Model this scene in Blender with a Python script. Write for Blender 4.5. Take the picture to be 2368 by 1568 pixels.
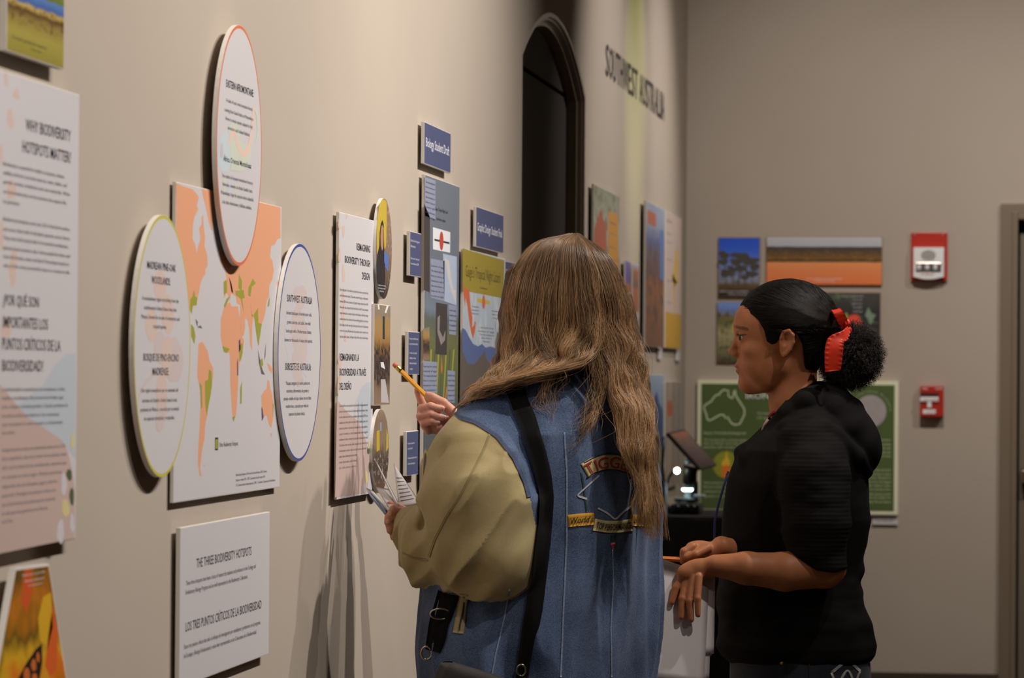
import bpy, bmesh, math, random
import numpy as np
from mathutils import Vector, Matrix
from mathutils.geometry import delaunay_2d_cdt

random.seed(7)
for _o in list(bpy.data.objects):
    bpy.data.objects.remove(_o)
S = bpy.context.scene
C = S.collection

# ------------------------------------------------------------------ camera
FPX, CX, CY = 8400.0, 1184.0, 784.0          # focal length in px of the 2368x1568 frame
YAW, PITCH, ROLL = math.radians(7.568), 0.01043, 0.0075
WX, EY = -1.2, 14.19                          # left wall plane, end wall plane
CAM = Vector((0, 0, 1.36))
MC = Matrix.Rotation(YAW, 3, 'Z') @ Matrix.Rotation(math.pi / 2 + PITCH, 3, 'X') @ Matrix.Rotation(ROLL, 3, 'Z')
R_, U_, F_ = MC.col[0].copy(), MC.col[1].copy(), -MC.col[2]
cd = bpy.data.cameras.new('camera')
cam = bpy.data.objects.new('camera', cd)
C.objects.link(cam)
cam.matrix_world = Matrix.Translation(CAM) @ MC.to_4x4()
cd.sensor_width = 36.0
cd.lens = FPX / 2368 * 36.0
cd.clip_start, cd.clip_end = 0.05, 60
cd.dof.use_dof = True
cd.dof.focus_distance = 6.75
cd.dof.aperture_fstop = 9.5
S.camera = cam

# ------------------------------------------------------------------ light
w = bpy.data.worlds.new('world')
S.world = w
w.use_nodes = True
w.node_tree.nodes['Background'].inputs[0].default_value = (0.05, 0.04, 0.035, 1)
w.node_tree.nodes['Background'].inputs[1].default_value = 0.1
S.view_settings.view_transform = 'Standard'
S.view_settings.look = 'None'
S.view_settings.exposure = -0.08
S.view_settings.gamma = 1.0
S.view_settings.use_curve_mapping = False


def spot(name, loc, aim, power, size, blend, col=(1, .935, .868), rad=.03):
    l = bpy.data.lights.new(name, 'SPOT')
    l.energy, l.color, l.spot_size, l.spot_blend, l.shadow_soft_size = power, col, math.radians(size), blend, rad
    o = bpy.data.objects.new(name, l)
    C.objects.link(o)
    o.location = loc
    o.rotation_euler = (Vector(aim) - Vector(loc)).to_track_quat('-Z', 'Y').to_euler()
    return o


# the gallery's ceiling track, 2.1 m off the picture wall
for yl, ya, pw in ((3.2, 3.4, 205), (4.7, 4.9, 235), (6.1, 6.2, 240), (7.2, 7.4, 225), (8.2, 8.1, 190)):
    spot('track_or_fill_spot', (0.75, yl, 3.55), (WX, ya, 1.75), pw, 74, 1.0)
for yl, ya, pw in ((11.2, 11.3, 210), (12.8, 12.9, 180)):
    spot('track_or_fill_spot', (0.75, yl, 3.55), (WX, ya, 1.9), pw, 54, 1.0)
spot('track_spot_yellow', (0.6, 12.3, 3.75), (WX, 12.15, 2.35), 110, 24, 1.0, (0.85, .95, .35))
for xl, pw in ((-.2, 170), (1.3, 150)):
    spot('track_or_fill_spot', (xl, 11.6, 3.6), (xl - .1, EY, 1.5), pw, 75, 1.0, (1, .935, .868))  # added spots that brighten the end wall, not part of the track
spot('track_or_fill_spot', (1.9, 4.6, 3.6), (0.0, 7.0, 1.2), 30, 70, 1.0, (1, .935, .868))  # added fill from the camera side, lifts the people and papers

# ------------------------------------------------------------------ helpers


def ray(px, py):
    return F_ + R_ * ((px - CX) / FPX) - U_ * ((py - CY) / FPX)


def wpt(px, py, off=0.0):
    """photo pixel -> point on the left wall, off metres in front of it"""
    d = ray(px, py)
    return CAM + d * ((WX + off) / d.x)


def ept(px, py, off=0.0):
    d = ray(px, py)
    return CAM + d * ((EY - off) / d.y)


MATS = {}


def srgb(c):
    return tuple((v / 12.92 if v <= .04045 else ((v + .055) / 1.055) ** 2.4) for v in c)


def rgb(r, g, b):
    return srgb((r / 255, g / 255, b / 255))


def mat(name, col, rough=.6, metal=0.0, var=0.0, vscale=20.0, bump=0.0, bscale=80.0, spec=.4, emit=None, estr=0):
    if name in MATS:
        return MATS[name]
    m = bpy.data.materials.new(name)
    MATS[name] = m
    m.use_nodes = True
    nt = m.node_tree
    b = nt.nodes['Principled BSDF']
    b.inputs['Base Color'].default_value = (*col, 1)
    b.inputs['Roughness'].default_value = rough
    b.inputs['Metallic'].default_value = metal
    b.inputs['Specular IOR Level'].default_value = spec
    if emit:
        b.inputs['Emission Color'].default_value = (*emit, 1)
        b.inputs['Emission Strength'].default_value = estr
    if var > 0:
        tc = nt.nodes.new('ShaderNodeTexCoord')
        n = nt.nodes.new('ShaderNodeTexNoise')
        n.inputs['Scale'].default_value = vscale
        n.inputs['Detail'].default_value = 5
        nt.links.new(tc.outputs['Object'], n.inputs['Vector'])
        r = nt.nodes.new('ShaderNodeValToRGB')
        r.color_ramp.elements[0].position, r.color_ramp.elements[1].position = .3, .7
        r.color_ramp.elements[0].color = (*[max(0, c * (1 - var)) for c in col], 1)
        r.color_ramp.elements[1].color = (*[min(1, c * (1 + var)) for c in col], 1)
        nt.links.new(n.outputs['Fac'], r.inputs['Fac'])
        nt.links.new(r.outputs['Color'], b.inputs['Base Color'])
    if bump > 0:
        tc = nt.nodes.new('ShaderNodeTexCoord')
        n = nt.nodes.new('ShaderNodeTexNoise')
        n.inputs['Scale'].default_value = bscale
        n.inputs['Detail'].default_value = 4
        nt.links.new(tc.outputs['Object'], n.inputs['Vector'])
        bp = nt.nodes.new('ShaderNodeBump')
        bp.inputs['Strength'].default_value = bump
        bp.inputs['Distance'].default_value = .002
        nt.links.new(n.outputs['Fac'], bp.inputs['Height'])
        nt.links.new(bp.outputs['Normal'], b.inputs['Normal'])
    return m


def photo_mat(name, stops, distort=.12, nscale=9.0, detail=6.0, speck=None, sp_scale=25.0, sp_thr=.6, zone=(0, 1), flip=0):
    """a printed photograph: colour bands up the sheet, broken up by noise (Generated coordinates)"""
    if name in MATS:
        return MATS[name]
    m = bpy.data.materials.new(name)
    MATS[name] = m
    m.use_nodes = True
    nt = m.node_tree
    b = nt.nodes['Principled BSDF']
    b.inputs['Roughness'].default_value = .45
    b.inputs['Specular IOR Level'].default_value = .25
    tc = nt.nodes.new('ShaderNodeTexCoord')
    sep = nt.nodes.new('ShaderNodeSeparateXYZ')
    nt.links.new(tc.outputs['Generated'], sep.inputs[0])
    n = nt.nodes.new('ShaderNodeTexNoise')
    n.inputs['Scale'].default_value = nscale
    n.inputs['Detail'].default_value = detail
    nt.links.new(tc.outputs['Generated'], n.inputs['Vector'])
    ma = nt.nodes.new('ShaderNodeMath')
    ma.operation = 'MULTIPLY_ADD'
    ma.inputs[1].default_value = distort
    nt.links.new(n.outputs['Fac'], ma.inputs[0])
    sub = nt.nodes.new('ShaderNodeMath')
    sub.operation = 'SUBTRACT'
    sub.inputs[1].default_value = distort * .5
    nt.links.new(sep.outputs[1 if flip else 2], sub.inputs[0])
    nt.links.new(sub.outputs[0], ma.inputs[2])
    r = nt.nodes.new('ShaderNodeValToRGB')
    cr = r.color_ramp
    while len(cr.elements) < len(stops):
        cr.elements.new(.5)
    for e, (p, c) in zip(cr.elements, stops):
        e.position = p
        e.color = (*c, 1)
    nt.links.new(ma.outputs[0], r.inputs['Fac'])
    out = r.outputs['Color']
    if speck:
        n2 = nt.nodes.new('ShaderNodeTexNoise')
        n2.inputs['Scale'].default_value = sp_scale
        n2.inputs['Detail'].default_value = 7
        n2.inputs['Roughness'].default_value = .65
        nt.links.new(tc.outputs['Generated'], n2.inputs['Vector'])
        mr = nt.nodes.new('ShaderNodeMapRange')
        mr.inputs['From Min'].default_value = sp_thr - .06
        mr.inputs['From Max'].default_value = sp_thr + .06
        nt.links.new(n2.outputs['Fac'], mr.inputs['Value'])
        g1 = nt.nodes.new('ShaderNodeMapRange')
        g1.inputs['From Min'].default_value = zone[0] - .04
        g1.inputs['From Max'].default_value = zone[0] + .04
        nt.links.new(ma.outputs[0], g1.inputs['Value'])
        g2 = nt.nodes.new('ShaderNodeMapRange')
        g2.inputs['From Min'].default_value = zone[1] + .04
        g2.inputs['From Max'].default_value = zone[1] - .04
        nt.links.new(ma.outputs[0], g2.inputs['Value'])
        mm = nt.nodes.new('ShaderNodeMath')
        mm.operation = 'MULTIPLY'
        nt.links.new(g1.outputs[0], mm.inputs[0])
        nt.links.new(g2.outputs[0], mm.inputs[1])
        m2 = nt.nodes.new('ShaderNodeMath')
        m2.operation = 'MULTIPLY'
        nt.links.new(mm.outputs[0], m2.inputs[0])
        nt.links.new(mr.outputs[0], m2.inputs[1])
        mx = nt.nodes.new('ShaderNodeMix')
        mx.data_type = 'RGBA'
        nt.links.new(m2.outputs[0], mx.inputs['Factor'])
        nt.links.new(out, mx.inputs['A'])
        mx.inputs['B'].default_value = (*speck, 1)
        out = mx.outputs['Result']
    nt.links.new(out, b.inputs['Base Color'])
    return m


def link_mesh(name, verts, faces, material, parent=None, smooth=False):
    me = bpy.data.meshes.new(name)
    me.from_pydata([tuple(v) for v in verts], [], faces)
    me.update()
    if material:
        me.materials.append(material)
    if smooth:
        me.shade_smooth()
    o = bpy.data.objects.new(name, me)
    C.objects.link(o)
    if parent:
        set_parent(o, parent)
    return o


def set_parent(o, p):
    o.parent = p
    o.matrix_parent_inverse = p.matrix_world.inverted()


def link_bm(name, bm, material, parent=None, smooth=False):
    me = bpy.data.meshes.new(name)
    bmesh.ops.recalc_face_normals(bm, faces=bm.faces)
    bm.to_mesh(me)
    bm.free()
    if material:
        for m in (material if isinstance(material, (list, tuple)) else [material]):
            me.materials.append(m)
    if smooth:
        me.shade_smooth()
    o = bpy.data.objects.new(name, me)
    C.objects.link(o)
    if parent:
        set_parent(o, parent)
    return o


def tag(o, label, cat, group=None):
    o['label'] = label
    o['category'] = cat
    if group:
        o['group'] = group
    return o


def empty(name, loc, label=None, cat=None, group=None):
    o = bpy.data.objects.new(name, None)
    C.objects.link(o)
    o.location = loc
    o.matrix_world = Matrix.Translation(loc)
    o.empty_display_size = .05
    if label:
        tag(o, label, cat, group)
    return o


def structure(o, label=None):
    o['kind'] = 'structure'
    if label:
        o['label'] = label
    return o


def box_bm(x0, x1, y0, y1, z0, z1, bev=0.0, bm=None):
    own = bm is None
    bm = bm or bmesh.new()
    vs = [bm.verts.new((x, y, z)) for x in (x0, x1) for y in (y0, y1) for z in (z0, z1)]
    fs = []
    for f in ((0, 1, 3, 2), (4, 6, 7, 5), (0, 4, 5, 1), (2, 3, 7, 6), (0, 2, 6, 4), (1, 5, 7, 3)):
        fs.append(bm.faces.new([vs[i] for i in f]))
    if bev > 0:
        es = list({e for f in fs for e in f.edges})
        bmesh.ops.bevel(bm, geom=es, offset=bev, segments=2, affect='EDGES', profile=.6)
    return bm


def box(name, x0, x1, y0, y1, z0, z1, material, parent=None, bev=0.0):
    return link_bm(name, box_bm(x0, x1, y0, y1, z0, z1, bev), material, parent)


def tube_bm(pts, rad, n=8, bm=None, cap=True):
    bm = bm or bmesh.new()
    pts = [Vector(p) for p in pts]
    rads = rad if isinstance(rad, (list, tuple)) else [rad] * len(pts)
    prev = None
    rings = []
    up = Vector((0, 0, 1))
    for i, p in enumerate(pts):
        t = (pts[min(i + 1, len(pts) - 1)] - pts[max(i - 1, 0)]).normalized()
        if prev is None:
            a = t.cross(up)
            if a.length < .01:
                a = t.cross(Vector((1, 0, 0)))
            a.normalize()
        else:
            a = (prev - t * prev.dot(t)).normalized()
        prev = a
        bb = t.cross(a)
        rings.append([bm.verts.new(p + (a * math.cos(k * 2 * math.pi / n) + bb * math.sin(k * 2 * math.pi / n)) * rads[i]) for k in range(n)])
    for r0, r1 in zip(rings, rings[1:]):
        for k in range(n):
            bm.faces.new((r0[k], r0[(k + 1) % n], r1[(k + 1) % n], r1[k]))
    if cap:
        bm.faces.new(rings[0][::-1])
        bm.faces.new(rings[-1])
    return bm


def tube(name, pts, rad, material, parent=None, n=8):
    return link_bm(name, tube_bm(pts, rad, n), material, parent, True)


def lathe_bm(prof, axis_o, axis_d, n=24, bm=None):
    """prof: (radius, height) pairs along the axis"""
    bm = bm or bmesh.new()
    d = Vector(axis_d).normalized()
    a = d.cross(Vector((0, 0, 1)))
    if a.length < .01:
        a = d.cross(Vector((1, 0, 0)))
    a.normalize()
    b = d.cross(a)
    o = Vector(axis_o)
    rings = []
    for r, h in prof:
        rings.append([bm.verts.new(o + d * h + (a * math.cos(2 * math.pi * k / n) + b * math.sin(2 * math.pi * k / n)) * max(r, 1e-5)) for k in range(n)])
    for r0, r1 in zip(rings, rings[1:]):
        for k in range(n):
            bm.faces.new((r0[k], r0[(k + 1) % n], r1[(k + 1) % n], r1[k]))
    bm.faces.new(rings[0][::-1])
    bm.faces.new(rings[-1])
    return bm


# ---- lettering: text curves are made now, turned into flat meshes together at the end
TEXTS = []       # (name, parent, material, [(curve object, fn(mesh coords Nx2 in unit box) -> world points)])
_font_cache = {}


def _curve(s, bold):
    key = (s, bold)
    if key not in _font_cache:
        cu = bpy.data.curves.new('txt', 'FONT')
        cu.body = s
        cu.fill_mode = 'FRONT'
        cu.resolution_u = 2
        cu.offset = .006 if bold else 0.0
        o = bpy.data.objects.new('txt', cu)
        C.objects.link(o)
        _font_cache[key] = o
    return _font_cache[key]


CAPH = .72


def text_block(name, parent, material, lines, plane='w', off=0.0, bold=False):
    """lines: (string, x_left, x_right, y_baseline_at_left, cap height in px)"""
    items = []
    P = wpt if plane == 'w' else ept
    for s, xl, xr, yb, cap in lines:
        a = P(xl, yb, off)
        e = P(xr, yb, off)
        t = P(xl, yb - cap, off)
        k = 1 if plane == 'w' else 0

        def fn(co, mn, mx, a=a, e=e, t=t, k=k):
            u = (co[:, 0] - mn) / max(mx - mn, 1e-6)
            out = np.zeros((len(co), 3))
            out[:] = (a.x, a.y, a.z)
            out[:, k] = a[k] + (e[k] - a[k]) * u
            out[:, 2] = a.z + co[:, 1] / CAPH * (t.z - a.z)
            return out
        items.append((_curve(s, bold), fn))
    if 'body' in name or len(items) == 1 or 'caption' in name or 'foot' in name:
        TEXTS.append((name, parent, material, items))
    else:
        for it in items:
            TEXTS.append((name, parent, material, [it]))


def flush_texts():
    bpy.context.view_layer.update()
    dg = bpy.context.evaluated_depsgraph_get()
    cache = {}
    for o in _font_cache.values():
        me = bpy.data.meshes.new_from_object(o.evaluated_get(dg))
        co = np.empty(len(me.vertices) * 3)
        me.vertices.foreach_get('co', co)
        cache[o.name] = (co.reshape(-1, 3), [tuple(p.vertices) for p in me.polygons])
        bpy.data.meshes.remove(me)
    for name, parent, material, items in TEXTS:
        V, Fc, n = [], [], 0
        for o, fn in items:
            co, fs = cache[o.name]
            if not len(co):
                continue
            V.append(fn(co, co[:, 0].min(), co[:, 0].max()))
            Fc += [tuple(i + n for i in f) for f in fs]
            n += len(co)
        o = link_mesh(name, np.concatenate(V), Fc, material, parent)
        if len(items) > 1:
            o['kind'] = 'stuff'
    for o in list(_font_cache.values()):
        cu = o.data
        bpy.data.objects.remove(o)
        bpy.data.curves.remove(cu)


def print_poly(name, parent, material, pts, off, plane='w'):
    P = wpt if plane == 'w' else ept
    vs = [P(x, y, off) for x, y in pts]
    k = 1 if plane == 'w' else 0
    n = len(vs)
    v2, _, fs, _, _, _ = delaunay_2d_cdt([Vector((v[k], v.z)) for v in vs], [], [list(range(n))], 1, 1e-6)
    out = [(vs[0].x, v.x, v.y) if k else (v.x, vs[0].y, v.y) for v in v2]
    return link_mesh(name, out, [tuple(f) for f in fs], material, parent)


def ell(cx, cy, rx, ry, n=20, wob=0, seed=0, tilt=0):
    rnd = random.Random(seed)
    ph = [rnd.uniform(0, 6.28) for _ in range(3)]
    out = []
    for k in range(n):
        t = 2 * math.pi * k / n
        r = 1 + wob * (math.sin(2 * t + ph[0]) * .5 + math.sin(3 * t + ph[1]) * .4 + math.sin(5 * t + ph[2]) * .3)
        x, y = rx * r * math.cos(t), ry * r * math.sin(t)
        out.append((cx + x + tilt * y, cy + y))
    return out


def crop(ox, oy, sc):
    return lambda pts: [(ox + x / sc, oy + y / sc) for x, y in pts]


# ------------------------------------------------------------------ materials
M_wall = mat('wall_paint', rgb(187, 174, 160), .85, var=.03, vscale=1.5, bump=.08, bscale=220, spec=.2)
M_foam = mat('foam_board_edge', rgb(226, 220, 212), .7)
M_white = mat('white_print', rgb(214, 209, 211), .5, spec=.3)
M_ink = mat('dark_ink', rgb(48, 52, 62), .6)
M_inkgrey = mat('grey_ink', rgb(104, 102, 108), .6)
M_navy = mat('navy_board', rgb(80, 86, 122), .55, spec=.3)
M_wtext = mat('white_ink', rgb(232, 232, 236), .6)
M_shadowgap = mat('mount_black', rgb(40, 36, 34), .8)
M_trim = mat('arch_trim', rgb(150, 136, 120), .3, spec=.6)
M_dark = mat('arch_panel', rgb(44, 36, 31), .8)
M_floor = mat('floor_wood', rgb(112, 90, 72), .45, var=.2, vscale=4)
M_ceil = mat('ceiling_paint', rgb(120, 110, 100), .9)

# ------------------------------------------------------------------ the room
CEIL = 4.2
YN = -3.0
ay0 = wpt(1207, 235).y
ay1 = wpt(1354, 235).y
spr = 2.19
apx = 2.355
half = (ay1 - ay0) / 2
rise = apx - spr
rad = (half * half + rise * rise) / (2 * rise)
ayc = (ay0 + ay1) / 2


def arch_pts(inset, n=20):
    h = half - inset
    a0 = math.asin(min(1, h / (rad - inset)))
    zc = apx - rad
    return [(ayc + (rad - inset) * math.sin(a), zc + (rad - inset) * math.cos(a)) for a in np.linspace(-a0, a0, n)]


ap = arch_pts(0)
bm = bmesh.new()


def quad(pts):
    return bm.faces.new([bm.verts.new(p) for p in pts])


T = .25
quad([(WX, YN, 0), (WX, ay0, 0), (WX, ay0, CEIL), (WX, YN, CEIL)])
quad([(WX, ay1, 0), (WX, EY, 0), (WX, EY, CEIL), (WX, ay1, CEIL)])
for (ya, za), (yb, zb) in zip(ap, ap[1:]):
    quad([(WX, ya, za), (WX, yb, zb), (WX, yb, CEIL), (WX, ya, CEIL)])
    quad([(WX, ya, za), (WX - T, ya, za), (WX - T, yb, zb), (WX, yb, zb)])
quad([(WX, ay0, 0), (WX - T, ay0, 0), (WX - T, ay0, ap[0][1]), (WX, ay0, ap[0][1])])
quad([(WX, ay1, 0), (WX - T, ay1, 0), (WX - T, ay1, ap[-1][1]), (WX, ay1, ap[-1][1])])
quad([(WX - T, YN, 0), (WX - T, EY + T, 0), (WX - T, EY + T, CEIL), (WX - T, YN, CEIL)])
bmesh.ops.remove_doubles(bm, verts=bm.verts, dist=1e-5)
structure(link_bm('wall_left', bm, M_wall))
structure(box('floor', WX - T, 5, YN, EY + T, -.1, 0, M_floor))
structure(box('ceiling', WX - T, 5, YN, EY + T, CEIL, CEIL + .1, M_ceil))
structure(box('wall_right', 5, 5.2, YN, EY + T, 0, CEIL, M_wall))
structure(box('wall_front', WX - T, 5.2, YN - .2, YN, 0, CEIL, M_wall))
dx0 = ept(2352, 900).x
dx1 = dx0 + .96
dz1 = ept(2352, 508).z
bm = bmesh.new()
quad([(WX - .05, EY, 0), (dx0, EY, 0), (dx0, EY, CEIL), (WX - .05, EY, CEIL)])
quad([(dx1, EY, 0), (5, EY, 0), (5, EY, CEIL), (dx1, EY, CEIL)])
quad([(dx0, EY, dz1), (dx1, EY, dz1), (dx1, EY, CEIL), (dx0, EY, CEIL)])
ret = bmesh.ops.extrude_face_region(bm, geom=bm.faces[:])
bmesh.ops.translate(bm, verts=[g for g in ret['geom'] if isinstance(g, bmesh.types.BMVert)], vec=(0, .18, 0))
structure(link_bm('wall_back', bm, M_wall))
M_base = mat('baseboard_dark', rgb(70, 58, 48), .6)
bz = ept(2200, 1557).z
structure(box('baseboard_back', WX + .02, ept(2312, 1500).x, EY - .02, EY, 0, bz, M_base, bev=.003))
structure(box('baseboard_left', WX, WX + .018, YN, ay0 - .1, 0, .18, M_base, bev=.003))
structure(box('baseboard_left', WX, WX + .018, ay1 + .1, EY - .02, 0, .18, M_base, bev=.003))

# arched blind doorway: stepped dark trim inside the opening, dark panels behind it
tr = structure(empty('trim_1', (WX - .05, ayc, 0)), 'dark stepped arch trim around a near-black recessed panel')


def arch_band(name, i0, i1, xf, xb, material):
    a, b = arch_pts(i0), arch_pts(i1)
    a = [(a[0][0], 0)] + a + [(a[-1][0], 0)]
    b = [(b[0][0], 0)] + b + [(b[-1][0], 0)]
    bm = bmesh.new()
    fr = [[bm.verts.new((x, y, z)) for y, z in L] for x, L in ((xf, a), (xf, b), (xb, b), (xb, a))]
    for k in range(len(a) - 1):
        for q in range(4):
            p0, p1 = fr[q], fr[(q + 1) % 4]
            bm.faces.new((p0[k], p0[k + 1], p1[k + 1], p1[k]))
    return link_bm(name, bm, material, tr)


arch_band('outer_moulding', -.001, .012, WX - .0005, WX - .022, M_trim)
arch_band('middle_moulding', .012, .020, WX - .008, WX - .034, M_trim)
arch_band('inner_moulding', .020, .035, WX - .022, WX - .05, M_trim)
b = arch_pts(.0)
bm = bmesh.new()
f = bm.faces.new([bm.verts.new((WX - .05, y, z)) for y, z in b])
ret = bmesh.ops.extrude_face_region(bm, geom=[f])
bmesh.ops.translate(bm, verts=[g for g in ret['geom'] if isinstance(g, bmesh.types.BMVert)], vec=(-.02, 0, 0))
link_bm('arch_panel', bm, M_dark, tr)
box('lower_panel', WX - .068, WX - .052, ay0 + .001, ay1 - .001, 0, spr - .012, M_dark, tr)

# door in the end wall
M_case = mat('door_casing', rgb(128, 112, 94), .5)
M_door = mat('door_leaf', rgb(120, 108, 94), .5)
d1 = structure(empty('door_1', (dx0, EY, 0)), 'dark grey door with a brass push bar in a painted casing')
cl = ept(2312, 900).x
box('casing', cl, dx0 - .010, EY - .028, EY + .01, 0, dz1 + .06, M_case, d1, .004)
box('casing', cl + .045, dx0, EY - .036, EY + .02, 0, dz1 + .03, M_case, d1, .004)
box('casing', dx1, dx1 + .07, EY - .028, EY + .01, 0, dz1 + .06, M_case, d1, .004)
box('casing_header', cl, dx1 + .07, EY - .027, EY + .01, dz1, dz1 + .062, M_case, d1, .004)
box('leaf', dx0 + .008, dx1 - .006, EY + .06, EY + .10, .01, dz1 - .045, M_door, d1, .003)
box('gap_backing', dx0 + .004, dx1 - .004, EY + .11, EY + .17, .0, dz1, mat('door_gap_shade', rgb(16, 14, 13), .9), d1)  # near-black sheet across the opening, shade of the door gap as colour
M_brass = mat('brushed_metal', rgb(214, 190, 150), .28, 1.0)
bz0, bz1 = ept(2362, 1118, -.03).z, ept(2362, 1086, -.03).z
pb = box('push_bar', dx0 + .02, dx1 - .02, EY - .01, EY + .035, bz0, bz1, M_brass, d1, .006)
box('push_bar_bracket', dx0 + .02, dx0 + .1, EY + .03, EY + .062, bz0 - .01, bz1 + .004, mat('black_metal', rgb(24, 22, 21), .5), pb, .003)

# ------------------------------------------------------------------ panels on the left wall


def wpanel(name, label, cat, xl, xr, yt, yb, front=.012, thick=.006, face=None, group=None, edge=None, rot=None):
    """rectangular board: px of the face's left/right edges, top and bottom px at the left edge"""
    ym = (yt + yb) / 2
    y0, y1 = wpt(xl, ym, front).y, wpt(xr, ym, front).y
    z1, z0 = wpt(xl, yt, front).z, wpt(xl, yb, front).z
    root = empty(name, (WX, (y0 + y1) / 2, z0), label, cat, group)
    box('board', WX + front - thick, WX + front, y0, y1, z0, z1, edge or M_foam, root, .0008)
    if face:
        box('printed_face', WX + front, WX + front + .0002, y0 + .0012, y1 - .0012, z0 + .0012, z1 - .0012, face, root)
    my, mz = (y1 - y0) * .3, (z1 - z0) * .2
    box('wall_mount', WX, WX + front - thick, y0 + my, y1 - my, z0 + mz, z1 - mz, M_shadowgap, root)
    return root


def wdisc(name, label, cat, xl, xr, yt, yb, front, thick, face, rim=None, group=None):
    ym = (yt + yb) / 2
    y0, y1 = wpt(xl, ym, front).y, wpt(xr, ym, front).y
    xm = (xl + xr) / 2
    z1, z0 = wpt(xm, yt, front).z, wpt(xm, yb, front).z
    cy, cz, ry, rz = (y0 + y1) / 2, (z0 + z1) / 2, (y1 - y0) / 2, (z1 - z0) / 2
    root = empty(name, (WX, cy, z0), label, cat, group)
    n = 72

    def ring(k, x):
        return [(x, cy + ry * k * math.cos(2 * math.pi * i / n), cz + rz * k * math.sin(2 * math.pi * i / n)) for i in range(n)]

    def disc(nm, k, x0, x1, m, par):
        bm = bmesh.new()
        a = [bm.verts.new(p) for p in ring(k, x0)]
        b = [bm.verts.new(p) for p in ring(k, x1)]
        for i in range(n):
            bm.faces.new((a[i], a[(i + 1) % n], b[(i + 1) % n], b[i]))
        bm.faces.new(a[::-1])
        bm.faces.new(b)
        return link_bm(nm, bm, m, par)
    disc('board', 1, WX + front - thick, WX + front, M_foam, root)
    fc = disc('printed_face', .985 if rim else .995, WX + front, WX + front + .0002, face, root)
    if rim:
        bm = bmesh.new()
        a = [bm.verts.new(p) for p in ring(.998, WX + front + .00024)]
        b = [bm.verts.new(p) for p in ring(.972, WX + front + .00028)]
        for i in range(n):
            bm.faces.new((a[i], a[(i + 1) % n], b[(i + 1) % n], b[i]))
        link_bm('rim_line', bm, rim, root)
    disc('wall_mount', .28, WX, WX + front - thick, M_shadowgap, root)
    return root


L1, L2, L3 = .00030, .00042, .00054     # print layers above a face

# --- landscape photo, top left corner
root = wpanel('photo_panel', 'landscape photo of blue water and yellow grass above the tall white question panel', 'photo panel',
              16, 148, -70, 117, .018, .010,
              photo_mat('ph_coast', [(0, rgb(150, 140, 60)), (.28, rgb(168, 156, 74)), (.48, rgb(150, 128, 66)), (.58, rgb(96, 72, 40)), (.65, rgb(200, 170, 90)),
                                     (.70, rgb(70, 100, 160)), (.80, rgb(92, 130, 190)), (.84, rgb(110, 120, 50)), (1, rgb(120, 140, 60))], .10, 7,
                        speck=rgb(86, 66, 36), sp_scale=16, sp_thr=.58, zone=(.40, .66)))
text_block('caption_text', root, mat('olive_ink', rgb(70, 66, 40), .6), [('Coastal grassland reserve', 28, 108, 88, 9), ('Western shore', 72, 96, 116, 6)], off=.018 + L1)

# --- tall white panel
root = wpanel('text_panel', 'tall white panel headed why biodiversity hotspots matter', 'text panel', -14, 179, 157, 1279, .016, .006, M_white)
F = .016
M_peach = mat('peach_print', rgb(220, 194, 182), .55)
M_paleblue = mat('pale_blue_print', rgb(196, 202, 210), .55)
M_dusty = mat('dusty_pink_print', rgb(204, 178, 170), .55)
M_leaf = mat('leaf_print', rgb(88, 100, 70), .55)
M_cream = mat('cream_print', rgb(222, 206, 150), .55)
k2 = crop(0, 780, 1.99)
print_poly('blue_hill_print', root, M_paleblue, k2([(80, 310), (190, 230), (250, 130), (300, 80), (349, 70), (349, 560), (280, 470), (130, 370)]), F + L1)
print_poly('pink_hill_print', root, M_dusty, k2([(-24, 200), (20, 240), (60, 290), (130, 370), (200, 415), (280, 470), (310, 520), (330, 600), (345, 700), (343, 925), (-24, 1000)]), F + L2)
for i, (x, y, rx, ry) in enumerate(((14, 182, 5, 16), (38, 217, 6, 14), (24, 275, 7, 22), (2, 355, 4, 26), (26, 440, 9, 26), (30, 620, 9, 40), (4, 545, 5, 30), (14, 760, 10, 30))):
    print_poly('butterfly_print', root, M_peach, ell(x, y, rx, ry, 16, .35, i), F + L1)
for i, (x, y, rx, ry, m) in enumerate(((160, 1098, 7, 13, M_leaf), (166, 1148, 5, 22, M_leaf), (152, 1175, 9, 20, M_cream), (167, 1210, 5, 22, M_white), (140, 1230, 9, 26, M_white),
                                       (168, 1020, 4, 20, M_cream), (148, 1120, 7, 24, M_white))):
    print_poly('flower_print', root, m, ell(x, y, rx, ry, 14, .2, i + 20), F + L3)
text_block('heading_text', root, M_ink, [('WHY BIODIVERSITY', 60, 164, 301, 28), ('HOTSPOTS MATTER?', 52, 164, 351, 28), ('¿POR QUÉ SON', 7, 90, 705, 26),
                                         ('IMPORTANTES LOS', 7, 111, 757, 27), ('PUNTOS CRÍTICOS DE LA', 5, 140, 808, 28), ('BIODIVERSIDAD?', 5, 100, 858, 27)], off=F + L3, bold=True)
EN1 = ['Biodiversity is essential for healthy ecosystems, climate,', 'stability and food. It provides clean air, water, shelter, and',
       'genetic variety, medicines and raw materials. When', 'we lose biodiversity we lose systems that support life,', 'for generations.']
EN2 = ['Biodiversity hotspots cover just 2.5% of the Earth surface,', 'yet more than half of all plant species occur there.', 'They also hold nearly half of terrestrial vertebrates,',
       'species found nowhere else. Some people live there and', 'from the forests, water and land. Protecting hotspots is', 'one of the most powerful ways to conserve life.']
ES1 = ['La biodiversidad es esencial para los ecosistemas, el clima', 'estables y los alimentos. Nos provee de aire limpio, agua', 'pura, refugio y variedad genética. Cuando perdemos la',
       'biodiversidad perdemos los sistemas', 'que sostienen la vida humana y el bienestar', 'de todos.']
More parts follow.
